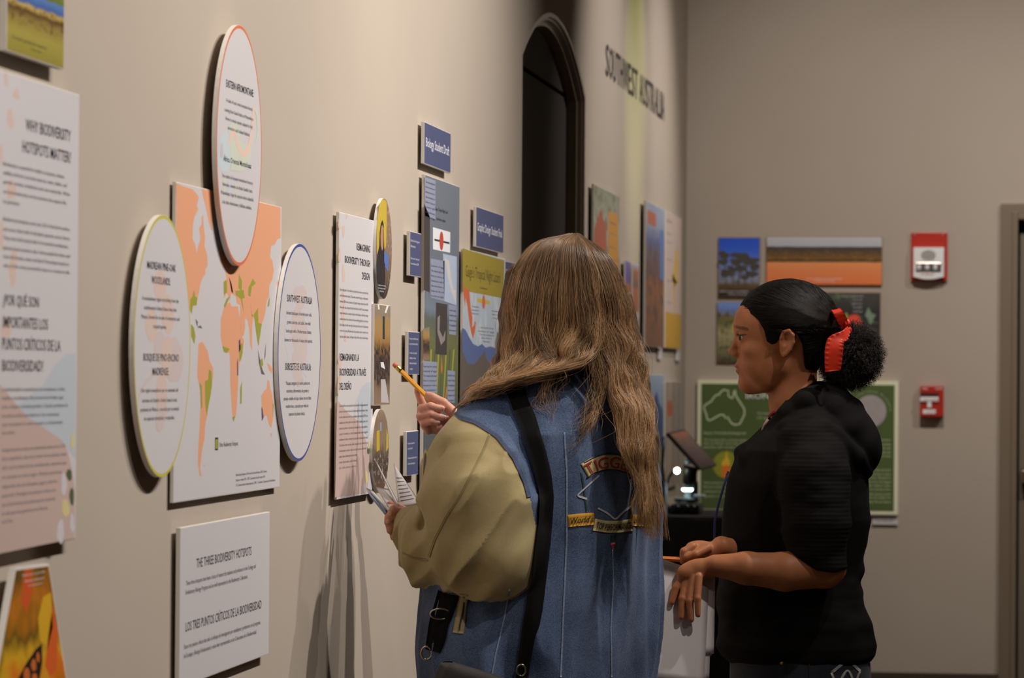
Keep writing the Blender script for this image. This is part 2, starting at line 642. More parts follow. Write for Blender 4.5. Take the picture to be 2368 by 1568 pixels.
ES2 = ['Aunque los puntos críticos de biodiversidad cubren solo el 2.5%', 'de la superficie, más de la mitad de las plantas viven', 'allí y casi la mitad de los vertebrados, especies que',
       'no existen en otro lugar. Muchas personas', 'dependen de sus bosques, agua y tierras', 'para vivir. Proteger los puntos críticos es', 'una de las formas más poderosas de conservar', 'la vida para las generaciones futuras', 'en la Tierra.']
ln = [(t, 8, xr / 1.96, y / 1.96 + 7, 9) for t, xr, y in zip(EN1, (293, 303, 318, 302, 90), (735, 775, 815, 860, 905))]
ln += [(t, 8, xr / 1.96, y / 1.96 + 7, 9) for t, xr, y in zip(EN2, (318, 318, 310, 318, 312, 318), (985, 1030, 1070, 1115, 1155, 1195))]
ln += [(t, 5, xr / 1.99, 780 + y / 1.99 + 4, 9) for t, xr, y in zip(ES1, (298, 292, 312, 272, 290, 70), (240, 280, 320, 362, 402, 440))]
ln += [(t, 5, xr / 1.99, 780 + y / 1.99 + 4, 9) for t, xr, y in zip(ES2, (300, 305, 305, 285, 262, 255, 255, 218, 60), (520, 560, 602, 645, 688, 730, 772, 812, 850))]
text_block('body_text', root, M_inkgrey, ln, off=F + L3)

# --- hexagonal butterfly photo
hx = [(36, 1313), (113, 1303), (155, 1574), (125, 1800), (36, 1830), (-14, 1590)]
hy = [wpt(x, y, .022) for x, y in hx]
root = empty('photo_panel', (WX, hy[0].y, min(v.z for v in hy)), 'hexagonal photo of an orange butterfly on bright petals', 'photo panel')
for nm, k, x0, x1, m in (('board', 1.0, WX + .014, WX + .022, M_foam),
                         ('printed_face', .975, WX + .022, WX + .0222,
                          photo_mat('ph_monarch', [(0, rgb(120, 90, 30)), (.25, rgb(150, 110, 24)), (.42, rgb(226, 120, 30)), (.55, rgb(222, 170, 40)), (.7, rgb(120, 92, 24)), (.85, rgb(196, 120, 30)), (1, rgb(110, 80, 30))],
                                    .9, 3.0, 3)),
                         ('wall_mount', .5, WX, WX + .014, M_shadowgap)):
    cyy, czz = sum(v.y for v in hy) / 6, sum(v.z for v in hy) / 6
    bm = bmesh.new()
    rg = [[bm.verts.new((x, cyy + (v.y - cyy) * k, czz + (v.z - czz) * k)) for v in hy] for x in (x0, x1)]
    for i in range(6):
        bm.faces.new((rg[0][i], rg[0][(i + 1) % 6], rg[1][(i + 1) % 6], rg[1][i]))
    bm.faces.new(rg[0])
    bm.faces.new(rg[1])
    link_bm(nm, bm, m, root)
print_poly('petal_print', root, mat('petal', rgb(222, 100, 40), .5), [(122, 1400), (134, 1460), (132, 1540), (118, 1568), (104, 1540), (112, 1470)], .022 + L1)
print_poly('petal_print', root, mat('petal_y', rgb(224, 172, 40), .5), [(100, 1380), (118, 1370), (122, 1450), (110, 1500), (92, 1480), (88, 1430)], .022 + L1)
print_poly('petal_print', root, mat('petal_r', rgb(214, 92, 40), .5), [(58, 1316), (72, 1318), (76, 1370), (60, 1420), (48, 1390)], .022 + L1)
M_mon = mat('butterfly_black', rgb(44, 30, 22), .5)
print_poly('butterfly_print', root, M_mon, [(36, 1580), (60, 1535), (82, 1502), (97, 1488), (98, 1530), (90, 1580)], .022 + L2)
for i, (x, y, rx, ry) in enumerate(((62, 1560, 8, 16), (78, 1538, 6, 15), (88, 1520, 4, 12), (80, 1566, 6, 10))):
    print_poly('wing_patch_print', root, mat('wing_orange', rgb(206, 110, 48), .5), ell(x, y, rx, ry, 10, .1, i), .022 + L3)
text_block('caption_text', root, M_wtext, [('Monarch butterfly', 52, 104, 1334, 5), ('Danaus plexippus', 58, 102, 1347, 5), ('in bloom', 66, 96, 1357, 4)], off=.022 + L3)

# --- world map panel
root = wpanel('map_panel', 'white world map board with peach continents and green hotspot patches', 'map panel', 404, 649, 419, 1163, .0095, .0055, M_white)
F = .0095
k3 = crop(270, 400, 1.96)
M_land = mat('land_peach', rgb(236, 170, 132), .55)
M_hot = mat('hotspot_green', rgb(164, 164, 62), .55)
M_pur = mat('hotspot_purple', rgb(96, 76, 120), .55)
LAND = [
    [(270, 46), (300, 60), (318, 66), (345, 74), (362, 95), (372, 110), (362, 150), (370, 165), (352, 200), (345, 240), (344, 300), (356, 325), (362, 365), (370, 330), (380, 300), (374, 250), (386, 230), (384, 200), (392, 190), (394, 240), (400, 290), (398, 335), (410, 370), (412, 420), (400, 440), (404, 455), (392, 470), (380, 500), (372, 545), (362, 580), (352, 600), (340, 610), (300, 640), (268, 600)],
    [(384, 70), (400, 78), (414, 74), (430, 84), (436, 200), (431, 264), (420, 232), (405, 160), (392, 110)],
    [(372, 772), (388, 765), (400, 785), (412, 805), (420, 850), (437, 885), (437, 925), (425, 980), (418, 1040), (410, 1100), (400, 1150), (398, 1200), (386, 1260), (382, 1300), (378, 1340), (385, 1375), (375, 1370), (368, 1310), (371, 1230), (376, 1150), (380, 1060), (378, 980), (365, 920), (368, 850), (370, 800)],
    [(490, 600), (512, 585), (520, 605), (550, 605), (556, 650), (565, 735), (578, 762), (572, 800), (560, 830), (552, 900), (550, 960), (545, 1050), (540, 1100), (528, 1127), (522, 1070), (515, 960), (514, 880), (512, 815), (495, 815), (480, 790), (471, 740), (472, 660), (482, 625)],
    [(470, 120), (640, 132), (742, 156), (742, 295), (728, 300), (716, 325), (700, 330), (695, 380), (706, 400), (712, 440), (706, 480), (692, 510), (690, 560), (680, 580), (672, 640), (660, 680), (650, 690), (645, 780), (638, 720), (632, 660), (620, 655), (614, 700), (613, 808), (605, 780), (600, 700), (592, 665), (582, 655), (582, 700), (576, 735), (566, 742), (558, 665), (560, 600), (545, 590), (540, 560), (520, 545), (512, 580), (504, 550), (498, 545), (486, 568), (485, 490), (498, 480), (492, 440), (470, 400)],
    [(655, 1010), (670, 985), (680, 978), (683, 938), (692, 945), (696, 980), (704, 1000), (710, 1050), (708, 1120), (700, 1155), (690, 1140), (680, 1098), (665, 1105), (658, 1080)],
    [(682, 862), (692, 868), (706, 888), (702, 910), (690, 892)], [(696, 1180), (703, 1180), (700, 1202)], [(393, 1325), (398, 1322), (397, 1332)],
    [(724, 500), (730, 480), (732, 520)],
]
for pl in LAND:
    print_poly('landmass', root, M_land, k3(pl), F + L1)
HOT = [
    [(334, 570), (344, 560), (350, 530), (356, 560), (366, 565), (362, 600), (345, 600), (340, 640), (332, 620)], [(337, 685), (350, 700), (357, 740), (352, 775), (338, 740)],
    [(400, 945), (415, 935), (418, 890), (430, 900), (432, 960), (425, 1010), (415, 1060), (408, 1100), (402, 1050)], [(376, 950), (386, 965), (388, 1060), (382, 1070), (380, 1010)],
    [(480, 785), (512, 798), (498, 816), (485, 808)], [(556, 780), (570, 768), (571, 815), (562, 850), (556, 855)], [(560, 975), (568, 945), (566, 1045), (560, 1048)],
    [(485, 495), (499, 486), (500, 540), (486, 552)], [(486, 600), (498, 570), (514, 556), (505, 580), (490, 612)], [(538, 535), (575, 530), (580, 565), (568, 570), (577, 635), (562, 570), (540, 552)],
    [(554, 458), (568, 490), (566, 540), (552, 520)], [(597, 520), (612, 490), (616, 478), (630, 500), (612, 516), (606, 560), (596, 555)], [(622, 640), (640, 612), (642, 680), (658, 684), (646, 760), (642, 785), (632, 720)],
    [(650, 850), (660, 838), (664, 870), (652, 884)], [(686, 585), (694, 560), (692, 600), (684, 608)], [(605, 590), (612, 640), (622, 650), (612, 650)], [(706, 1040), (711, 1050), (709, 1110)],
    [(524, 1108), (538, 1100), (530, 1128)],
]
for pl in HOT:
    print_poly('hotspot_patch', root, M_hot, k3(pl), F + L2)
for pl in ([(553, 760), (560, 752), (561, 800), (554, 815)], [(545, 860), (549, 840), (551, 915), (546, 920)], [(656, 1060), (661, 1070), (666, 1108), (658, 1125)]):
    print_poly('hotspot_patch', root, M_pur, k3(pl), F + L2)
for pl in ([(356, 660), (368, 675), (366, 690), (372, 700), (362, 690)], [(365, 700), (380, 690), (388, 706), (374, 702)], [(640, 800), (660, 890), (672, 915), (656, 912), (644, 860)], [(676, 770), (674, 830), (668, 850), (672, 800)], [(508, 470), (520, 500), (528, 545), (520, 540)]):
    print_poly('coast_line_print', root, M_inkgrey, k3(pl), F + L1)
print_poly('legend_swatch', root, M_ink, k3([(445, 1199), (460, 1199), (459, 1257), (445, 1257)]), F + L1)
print_poly('legend_swatch', root, M_hot, k3([(447, 1207), (458, 1207), (457, 1250), (447, 1250)]), F + L2)
text_block('legend_text', root, M_inkgrey, [('Other Biodiversity Hotspots', 270 + 464 / 1.96, 270 + 550 / 1.96, 400 + 1242 / 1.96, 11)], off=F + L2)
text_block('footnote_text', root, M_inkgrey, [(t, 270 + 540 / 1.96, 270 + xr / 1.96, 400 + y / 1.96, 6) for t, xr, y in
                                              (('Biodiversity hotspots of the world, land and forests 2016. Dataset', 680, 1374), ('Hotspots revisited 2011. CEPF, Conservation Fund for nature 2016', 672, 1398), ('CI Conservation International, 2011. Creative Commons Attribution', 718, 1421))], off=F + L2)

# --- three discs with coloured rims
M_rimy = mat('rim_yellow', rgb(206, 196, 80), .5)
M_rimo = mat('rim_orange', rgb(224, 120, 84), .5)
M_rimb = mat('rim_blue', rgb(70, 86, 160), .5)
DG = 'round wall panels around the map'
root = wdisc('round_sign', 'round white panel with a yellow rim and pink leaf art on Madrean woodlands', 'round sign', 309, 440, 496, 1104, .020, .007, M_white, M_rimy, DG)
F = .0200
kk = crop(270, 400, 1.96)
M_pinkleaf = mat('pale_coral_print', rgb(222, 198, 188), .55)
M_pinkgrey = mat('pale_rose_print', rgb(214, 198, 196), .55)
for i, (x, y, rx, ry, m, wb) in enumerate(((197, 510, 30, 70, M_pinkleaf, .1), (158, 690, 26, 82, M_pinkleaf, .1), (232, 640, 28, 90, M_pinkleaf, .1), (195, 790, 24, 80, M_pinkgrey, .1), (262, 850, 36, 110, M_pinkgrey, .15),
                                            (228, 830, 26, 90, M_pinkleaf, .1), (205, 1010, 26, 110, M_pinkleaf, .1), (196, 1120, 20, 56, M_pinkgrey, .1))):
    print_poly('leaf_print', root, m, kk(ell(x, y, rx, ry, 18, wb, i)), F + L1 + i * 8e-6)
print_poly('stem_print', root, M_pinkgrey, kk([(92, 1055), (98, 1000), (130, 940), (180, 890), (184, 905), (136, 955), (106, 1010)]), F + L1)
text_block('heading_text', root, M_ink, [(t, 270 + a / 1.96, 270 + b / 1.96, 400 + y / 1.96, 18) for t, a, b, y in
                                         (('MADREAN PINE-OAK', 138, 268, 432), ('WOODLANDS:', 158, 243, 500), ('BOSQUE DE PINO-ENCINO', 121, 281, 851), ('MADRENSE:', 162, 236, 916))], off=F + L3, bold=True)
text_block('body_text', root, M_inkgrey, [(t, 270 + a / 1.96, 270 + b / 1.96, 400 + y / 1.96, 10) for t, a, b, y in
                                          (('A mountainous region stretching from the', 115, 281, 574), ('southwestern United States deep into', 124, 272, 617), ('Mexico, known for its mix of temperate and', 112, 285, 658), ('tropical species.', 166, 226, 703),
                                           ('Una región montañosa que se extiende del', 110, 278, 994), ('suroeste de Estados Unidos hasta lo más', 116, 273, 1040), ('profundo de México, conocida por su mezcla', 108, 282, 1082), ('de especies templadas y tropicales.', 124, 262, 1122))], off=F + L3)

root = wdisc('round_sign', 'round white panel with an orange rim and pale reptile art on Eastern Afromontane', 'round sign', 500, 605, 57, 615, .023, .007, M_white, M_rimo, DG)
F = .0230
k4 = crop(400, 30, 2.613)
M_pgreen = mat('pale_green_print', rgb(212, 216, 200), .55)
M_pblue = mat('pale_sky_print', rgb(204, 216, 222), .55)
M_pcoral = mat('pale_salmon_print', rgb(236, 204, 190), .55)
print_poly('reptile_art', root, M_pblue, k4([(278, 780), (300, 740), (330, 720), (350, 760), (350, 900), (330, 960), (300, 965), (275, 920)]), F + L1)
print_poly('reptile_art', root, M_pgreen, k4([(335, 700), (370, 650), (395, 680), (410, 770), (440, 800), (468, 790), (472, 860), (455, 930), (410, 960), (350, 950), (345, 800)]), F + L1 + 5e-5)
print_poly('reptile_art', root, M_pcoral, k4([(330, 810), (345, 730), (370, 690), (386, 740), (404, 810), (430, 840), (456, 790), (472, 690), (480, 580), (492, 555), (490, 640), (478, 760), (458, 850), (430, 875), (400, 850), (384, 800), (368, 730), (350, 770)]), F + L2)
print_poly('reptile_art', root, M_pgreen, k4([(488, 560), (505, 580), (517, 640), (518, 720), (508, 775), (494, 782), (502, 760), (510, 700), (504, 620), (490, 580)]), F + L2)
for i, (x, y) in enumerate(((312, 1040), (345, 1060), (380, 1070))):
    print_poly('reptile_art', root, M_pblue if i % 2 else M_pgreen, k4(ell(x, y, 9, 50, 12, .2, i)), F + L1)
print_poly('reptile_eye', root, mat('lilac_print', rgb(206, 196, 208), .5), k4(ell(295, 832, 9, 46)), F + L2)
text_block('heading_text', root, M_ink, [(t, 400 + a / 2.613, 30 + 0 + 400 * 0 + 370 + (b - 970) / 2.613 if False else 400 + b / 2.613, 30 + y / 2.613, c) for t, a, b, y, c in
                                         (('EASTERN AFROMONTANE:', 322, 488, 445, 18), ('África Oriental Montañosa:', 305, 474, 893, 13))], off=F + L3, bold=True)
text_block('body_text', root, M_inkgrey, [(t, 400 + a / 2.613, 400 + b / 2.613, 30 + y / 2.613, 9) for t, a, b, y in
                                          (('A chain of cool, moist mountain forests', 322, 482, 535), ('running from Saudi Arabia to Mozambique.', 313, 488, 592), ('Home to unique species adapted to high', 318, 482, 645), ('elevations and isolated habitats.', 332, 465, 703),
                                           ('Una cadena de bosques montañosos frescos y', 298, 484, 990), ('húmedos comenta de Arabia Saudita hasta', 301, 480, 1042), ('Mozambique, hogar de especies únicas adaptadas', 291, 488, 1092), ('a las altas elevaciones y hábitats aislados.', 298, 476, 1148))], off=F + L3)

root = wdisc('round_sign', 'round white panel with a blue rim and grey flower art on Southwest Australia', 'round sign', 642, 741, 563, 1067, .018, .007, M_white, M_rimb, DG)
F = .0180
M_pgrey = mat('pale_grey_print', rgb(212, 208, 214), .55)
print_poly('flower_art', root, M_pgrey, kk([(800, 530), (822, 478), (840, 520), (866, 560), (880, 640), (884, 760), (880, 860), (862, 930), (840, 900), (820, 950), (800, 930), (776, 840), (760, 760), (766, 640), (786, 600)]), F + L1)
for i, (x, y, rx, ry) in enumerate(((832, 560, 26, 60), (822, 700, 30, 110), (842, 780, 28, 90), (818, 860, 26, 80), (828, 940, 16, 30))):
    print_poly('flower_art', root, M_pinkgrey, kk(ell(x, y, rx, ry, 14, .25, i + 3)), F + L1 + 5e-5 + i * 8e-6)
text_block('heading_text', root, M_ink, [(t, 270 + a / 1.96, 270 + b / 1.96, 400 + y / 1.96, 17) for t, a, b, y in
                                         (('SOUTHWEST AUSTRALIA', 772, 885, 582), ('SUROESTE DE AUSTRALIA:', 764, 881, 893))], off=F + L3, bold=True)
text_block('body_text', root, M_inkgrey, [(t, 270 + a / 1.96, 270 + b / 1.96, 400 + y / 1.96, 9) for t, a, b, y in
                                          (('Ancient landscapes of nutrient-poor soils,', 769, 884, 640), ('granite outcrops, and stable, low-relief', 772, 879, 682), ('landscapes with a Mediterranean climate,', 768, 883, 722), ('known for thousands of unique plant species.', 762, 887, 763),
                                           ('Paisajes antiguos de suelos pobres en', 768, 875, 960), ('nutrientes, afloramientos de granito y', 770, 871, 995), ('paisajes estables de bajo relieve con un clima', 757, 881, 1030), ('mediterráneo, conocidos por miles de', 767, 869, 1065), ('especies de plantas únicas.', 780, 853, 1100))], off=F + L3)

# --- square sign under the map
root = wpanel('text_panel', 'white sign headed the three biodiversity hotspots below the map', 'text panel', 416, 622, 1221, 1590, .014, .007, M_white)
F = .014
k5 = lambda x: 370 + x / 3.75
text_block('heading_text', root, M_ink, [('THE THREE BIODIVERSITY HOTSPOTS', k5(316), k5(792), 1150 + 612 / 3.75, 22), ('LOS TRES PUNTOS CRÍTICOS DE LA BIODIVERSIDAD', k5(222), k5(878), 1150 + 1166 / 3.75, 22)], off=F + L2, bold=True)
text_block('body_text', root, M_inkgrey, [(t, k5(a), k5(b), 1150 + y / 3.75, 11) for t, a, b, y in
                                          (('These three hotspots have been a focus of research by students and professors in the Ecology and', 226, 830, 765), ('Evolutionary Biology Program and are well-represented in the Biodiversity Collections.', 222, 760, 845),
                                           ('Estos tres puntos críticos han sido el enfoque de investigación por estudiantes y profesores en el programa', 210, 868, 1318), ('de Ecología y Biología Evolucionaria y están bien representados en las Colecciones de la Biodiversidad.', 207, 835, 1398))], off=F + L2)

# --- reimagining panel
root = wpanel('text_panel', 'narrow white panel headed reimagining biodiversity through design', 'text panel', 782, 863, 489, 1155, .012, .006, M_white)
F = .012
k6 = crop(740, 440, 2.0635)
print_poly('blue_hill_print', root, M_paleblue, k6([(175, 1000), (200, 940), (225, 915), (246, 918), (240, 1200), (210, 1150), (180, 1080)]), F + L1)
print_poly('pink_hill_print', root, M_dusty, k6([(82, 1000), (130, 1060), (180, 1100), (215, 1180), (236, 1260), (232, 1440), (72, 1466)]), F + L2)
for i, (x, y, rx, ry) in enumerate(((128, 125, 5, 10), (112, 195, 6, 32), (92, 165, 5, 22), (94, 310, 6, 34), (112, 400, 8, 40), (110, 520, 6, 50), (96, 840, 8, 60), (110, 600, 7, 40), (90, 930, 7, 40), (120, 700, 5, 30))):
    print_poly('butterfly_print', root, M_peach, k6(ell(x, y, rx, ry, 16, .35, i + 50)), F + L1 + 5e-5)
for i, (x, y, rx, ry, m) in enumerate(((231, 1245, 6, 16, M_leaf), (236, 1320, 4, 26, M_leaf), (222, 1370, 8, 28, M_cream), (236, 1210, 4, 18, M_cream), (214, 1420, 7, 26, M_white), (232, 1410, 5, 26, M_white))):
    print_poly('flower_print', root, m, k6(ell(x, y, rx, ry, 12, .2, i + 60)), F + L3)
text_block('heading_text', root, M_ink, [(t, 740 + a / 2.0635, 740 + b / 2.0635, 440 + y / 2.0635, 17) for t, a, b, y in
                                         (('REIMAGINING', 175, 240, 285), ('BIODIVERSITY THROUGH', 119, 239, 345), ('DESIGN', 201, 237, 424), ('REIMAGINANDO LA', 94, 186, 812), ('BIODIVERSIDAD A TRAVÉS', 94, 220, 884), ('DEL DISEÑO', 93, 150, 952))], off=F + L3, bold=True)
RE = ['Every infographic in this exhibit was inspired by museum specimens from', 'each biodiversity hotspot. They were created through a collaboration', 'between EEB science students and graphic design students from Wall', 'Alexander clubs, along with help from faculty and staff. Science students',
      'chose themed the content and plan initial layouts, while the design', 'students turned those ideas into the eye-catching graphics you see here.', 'Each design has their own style, showing that the story of biodiversity', 'can be told in many different ways. As you explore, take a moment to see', 'how the colors, shapes, and figures help tell the story of each hotspot.']
RS = ['Cada infografía en esta exposición está inspirada en los especímenes de', 'museo de cada punto crítico de la biodiversidad. Fueron creadas a través', 'de una colaboración entre los estudiantes de ciencia de EEB y los', 'estudiantes de diseño gráfico de la clase de Wall González, junto con la', 'ayuda de el profesor y el personal. Los estudiantes de ciencias ayudaron a',
      'escoger el contenido y a crear los diseños iniciales mientras que los', 'estudiantes de diseño convirtieron esas ideas en las gráficas que ven aquí.', 'Cada diseño tiene su propio estilo, mostrando que la historia de la', 'biodiversidad se puede contar de muchas maneras diferentes. Al', 'explorar, tómese un momento para ver cómo los colores,', 'formas y figuras ayudan a contar la historia', 'de cada punto crítico.']
text_block('body_text', root, M_inkgrey, [(t, 740 + 95 / 2.0635, 740 + 230 / 2.0635, 440 + (478 + i * 28.0) / 2.0635, 6) for i, t in enumerate(RE)] +
           [(t, 740 + 92 / 2.0635, 740 + (228 if i < 9 else 205 - i * 3) / 2.0635, 440 + (1034 + i * 27.0) / 2.0635, 6) for i, t in enumerate(RS)], off=F + L3)

# --- three photos in a column
root = wdisc('round_photo', 'round photo of a student in black against a yellow wall', 'photo panel', 869, 906, 458, 692, .018, .007,
             photo_mat('ph_student', [(0, rgb(60, 54, 52)), (.3, rgb(120, 96, 76)), (.5, rgb(140, 116, 96)), (.75, rgb(150, 122, 94)), (1, rgb(150, 120, 90))], .3, 8, speck=rgb(190, 190, 200), sp_scale=18, sp_thr=.62))
F = .0180
k7 = crop(850, 440, 4.354)
print_poly('yellow_wall_print', root, mat('yellow_print', rgb(206, 178, 62), .5), k7([(95, 640), (92, 420), (100, 280), (118, 150), (150, 90), (180, 100), (192, 130), (192, 320), (186, 560), (150, 640)]), F + L1)
print_poly('clothing_print', root, mat('black_print', rgb(46, 42, 44), .5), k7([(88, 760), (100, 640), (118, 560), (122, 420), (135, 330), (150, 300), (162, 340), (168, 560), (174, 700), (178, 860), (176, 1000), (160, 1076), (130, 1070), (105, 990), (90, 880)]), F + L2)
print_poly('face_print', root, mat('face_tone_print', rgb(186, 140, 110), .5), k7([(134, 390), (146, 345), (160, 380), (162, 480), (158, 580), (146, 610), (134, 560), (130, 470)]), F + L3)
print_poly('laptop_print', root, mat('laptop_blue_print', rgb(96, 120, 190), .5), k7([(168, 610), (212, 660), (212, 760), (200, 830), (168, 720)]), F + L3)
text_block('caption_text', root, M_wtext, [('A student at work on a draft', 850 + 106 / 4.354, 850 + 180 / 4.354, 440 + 960 / 4.354, 4), ('for the hotspot exhibit,', 850 + 106 / 4.354, 850 + 178 / 4.354, 440 + 990 / 4.354, 4), ('spring term', 850 + 120 / 4.354, 850 + 164 / 4.354, 440 + 1020 / 4.354, 4)], off=F + L3)
root = wpanel('photo_panel', 'upright photo of a busy classroom between the two round photos', 'photo panel', 865, 902, 702, 938, .018, .006,
              photo_mat('ph_class', [(0, rgb(150, 124, 104)), (.16, rgb(140, 112, 90)), (.3, rgb(100, 80, 66)), (.45, rgb(86, 70, 62)), (.55, rgb(140, 104, 62)), (.72, rgb(176, 138, 84)), (.86, rgb(170, 140, 96)), (.9, rgb(150, 132, 114)), (1, rgb(156, 138, 120))], .16, 10,
                        speck=rgb(50, 44, 46), sp_scale=12, sp_thr=.5, zone=(.2, .6)))
F = .0180
k8 = crop(850, 780, 3.92)
print_poly('table_print', root, mat('table_white_print', rgb(196, 190, 192), .5), k8([(122, 380), (160, 380), (194, 595), (122, 592)]), F + L1)
print_poly('table_print', root, M_wtext, k8([(118, 225), (145, 225), (160, 290), (124, 270)]), F + L1)
print_poly('ceiling_lamp_print', root, M_wtext, k7([(102, 1145), (116, 1148), (122, 1200), (106, 1200)]), F + L1)
print_poly('ceiling_lamp_print', root, M_wtext, k7([(192, 1165), (214, 1160), (188, 1238), (172, 1232)]), F + L1)
print_poly('doorway_print', root, M_ink, k7([(152, 1268), (172, 1270), (174, 1500), (152, 1500)]), F + L1)
root = wdisc('round_photo', 'round photo of a room with yellow panels above the open booklet', 'photo panel', 861, 899, 946, 1140, .018, .007,
             photo_mat('ph_lab', [(0, rgb(110, 84, 66)), (.3, rgb(80, 66, 56)), (.45, rgb(96, 82, 68)), (.6, rgb(150, 128, 104)), (.85, rgb(140, 118, 98)), (1, rgb(160, 140, 120))], .3, 9, speck=rgb(200, 196, 196), sp_scale=14, sp_thr=.6, zone=(.1, .45)))
F = .0180
print_poly('yellow_panel_print', root, MATS['yellow_print'], k8([(82, 850), (108, 840), (110, 1020), (82, 1040)]), F + L1)
print_poly('yellow_panel_print', root, MATS['yellow_print'], k8([(172, 820), (184, 880), (188, 1000), (168, 1040)]), F + L1)
print_poly('window_print', root, mat('window_grey_print', rgb(150, 160, 176), .5), k8([(112, 770), (128, 770), (128, 850), (112, 850)]), F + L1)

# --- small navy plaques
PG = 'small navy plaques beside the draft board'
NL = 'small navy plaque of white text, %s of three stacked beside the grey draft board'
for nm, xl, xr, yt, yb, fr, lines in (
        ('topmost', 948, 974, 534, 637, .014, [('Draft made by biology and', 950, 970, 558, 5), ('EEB students', 950, 961, 571, 5), ('El borrador hecho por', 950, 970, 599, 5), ('los estudiantes de EEB', 950, 968, 611, 5)]),
        ('middle', 944, 970, 766, 866, .014, [('Focuses on scientific accuracy', 947, 967, 785, 5), ('and comprehensive detail', 947, 966, 797, 5), ('Se enfoca en la precisión', 947, 964, 818, 5), ('científica y en ofrecer', 947, 962, 830, 5), ('información detallada', 947, 963, 842, 5), ('y completa', 947, 954, 855, 5)]),
        ('lowest', 940, 967, 998, 1101, .014, [('Presents content like a', 943, 959, 1028, 5), ('research brief.', 943, 954, 1040, 5), ('Presenta contenido como un', 943, 964, 1062, 5), ('informe de investigación.', 943, 960, 1075, 5)])):
    root = wpanel('plaque', NL % nm, 'plaque', xl, xr, yt, yb, fr, .007, M_navy, PG)
    text_block('plaque_text', root, M_wtext, lines, off=fr + L2)
root = wpanel('sign', 'navy sign reading Biology Student Draft above the grey draft board', 'sign', 981, 1042, 281, 378, .014, .007, M_navy)
text_block('sign_text', root, M_wtext, [('Biology Student Draft', 985, 1039, 338, 22)], off=.014 + L2, bold=True)
root = wpanel('sign', 'navy sign reading Graphic Design Student Final above the lizard poster', 'sign', 1101, 1164, 477, 570, .014, .007, M_navy)
text_block('sign_text', root, M_wtext, [('Graphic Design Student Final', 1104, 1161, 533, 20)], off=.014 + L2, bold=True)

# --- draft board
k9 = crop(920, 270, 1.723)
root = wpanel('draft_board', 'grey slate draft board crowded with text boxes and small photos', 'poster', 980, 1060, 402, 1172, .013, .007,
              photo_mat('ph_draft', [(0, rgb(84, 90, 98)), (.30, rgb(92, 98, 100)), (.36, rgb(104, 108, 72)), (.5, rgb(112, 116, 76)), (.57, rgb(96, 106, 100)), (.6, rgb(122, 134, 150)), (.66, rgb(112, 120, 132)), (1, rgb(116, 124, 136))], .06, 8))
F = .0130
M_boxlav = mat('lavender_box_print', rgb(150, 156, 180), .55)
M_dkph = mat('dark_photo_print', rgb(70, 64, 62), .55)
M_lb = mat('light_map_print', rgb(178, 190, 214), .55)
M_cream2 = mat('map_cream_print', rgb(210, 204, 200), .55)
for m, pl in ((M_boxlav, [(108, 240), (150, 255), (150, 408), (108, 395)]), (M_dkph, [(104, 345), (128, 400), (127, 700), (104, 690)]), (M_boxlav, [(131, 565), (186, 575), (186, 735), (131, 720)]), (M_wtext, [(140, 440), (209, 460), (208, 542), (140, 528)]),
              (M_lb, [(180, 545), (235, 558), (234, 752), (186, 735)]), (M_dkph, [(152, 740), (197, 748), (195, 950), (150, 946)]), (M_boxlav, [(204, 748), (234, 755), (232, 870), (204, 866)]), (MATS['ph_class'], [(101, 845), (126, 838), (126, 970), (101, 968)]),
              (M_boxlav, [(101, 972), (157, 978), (155, 1100), (101, 1100)]), (M_boxlav, [(198, 1010), (228, 1014), (226, 1140), (197, 1136)]), (M_boxlav, [(92, 1512), (132, 1516), (130, 1545), (92, 1545)])):
    print_poly('pasted_print', root, m, k9(pl), F + .00026)
print_poly('mexico_print', root, M_cream2, k9([(186, 560), (205, 575), (212, 640), (222, 690), (232, 690), (230, 740), (214, 700), (200, 640)]), F + L1)
print_poly('lizard_tail_print', root, mat('grey_tail_print', rgb(150, 140, 134), .5), k9([(158, 800), (168, 790), (166, 850), (180, 880), (190, 850), (188, 890), (172, 910), (158, 860)]), F + L1)
print_poly('red_marker_print', root, mat('red_print', rgb(196, 74, 50), .5), k9(ell(174, 495, 8, 38)), F + L2)
print_poly('gauge_line_print', root, M_ink, k9([(146, 486), (206, 500), (206, 508), (146, 494)]), F + L1)
print_poly('flame_print', root, mat('orange_print', rgb(206, 130, 50), .5), k9([(175, 945), (178, 1010), (173, 1028), (171, 1000)]), F + L2)
print_poly('flame_print', root, MATS['orange_print'], k9([(194, 1070), (197, 1090), (190, 1142), (187, 1130)]), F + L2)
print_poly('gold_ring_print', root, mat('gold_print', rgb(146, 120, 56), .5), k9(ell(110, 1420, 13, 96)), F + L1)
print_poly('gold_ring_print', root, mat('ring_dark_print', rgb(70, 60, 50), .5), k9(ell(110, 1420, 9, 82)), F + L2)
print_poly('gold_spot_print', root, MATS['yellow_print'], k9(ell(111, 1440, 5, 40)), F + L3)
for i in range(7):
    print_poly('grass_blade_print', root, M_leaf if i % 2 else M_hot, k9([(130 + i * 15, 930), (136 + i * 15, 925), (128 + i * 14, 1120), (124 + i * 14, 1120)]), F + .00024)
text_block('title_text', root, M_ink, [("Gaige's Tropical Night Lizard", 920 + 148 / 1.723, 920 + 200 / 1.723, 270 + 372 / 1.723, 8), ('Lepidophyma gaigeae', 920 + 153 / 1.723, 920 + 190 / 1.723, 270 + 410 / 1.723, 7)], off=F + L2)
DT = ['The tropical night lizard', 'lives in crevices of', 'limestone rock in', 'the mountains, it', 'hides by day and', 'is active at night,', 'bearing live young', 'instead of eggs']
ln = []
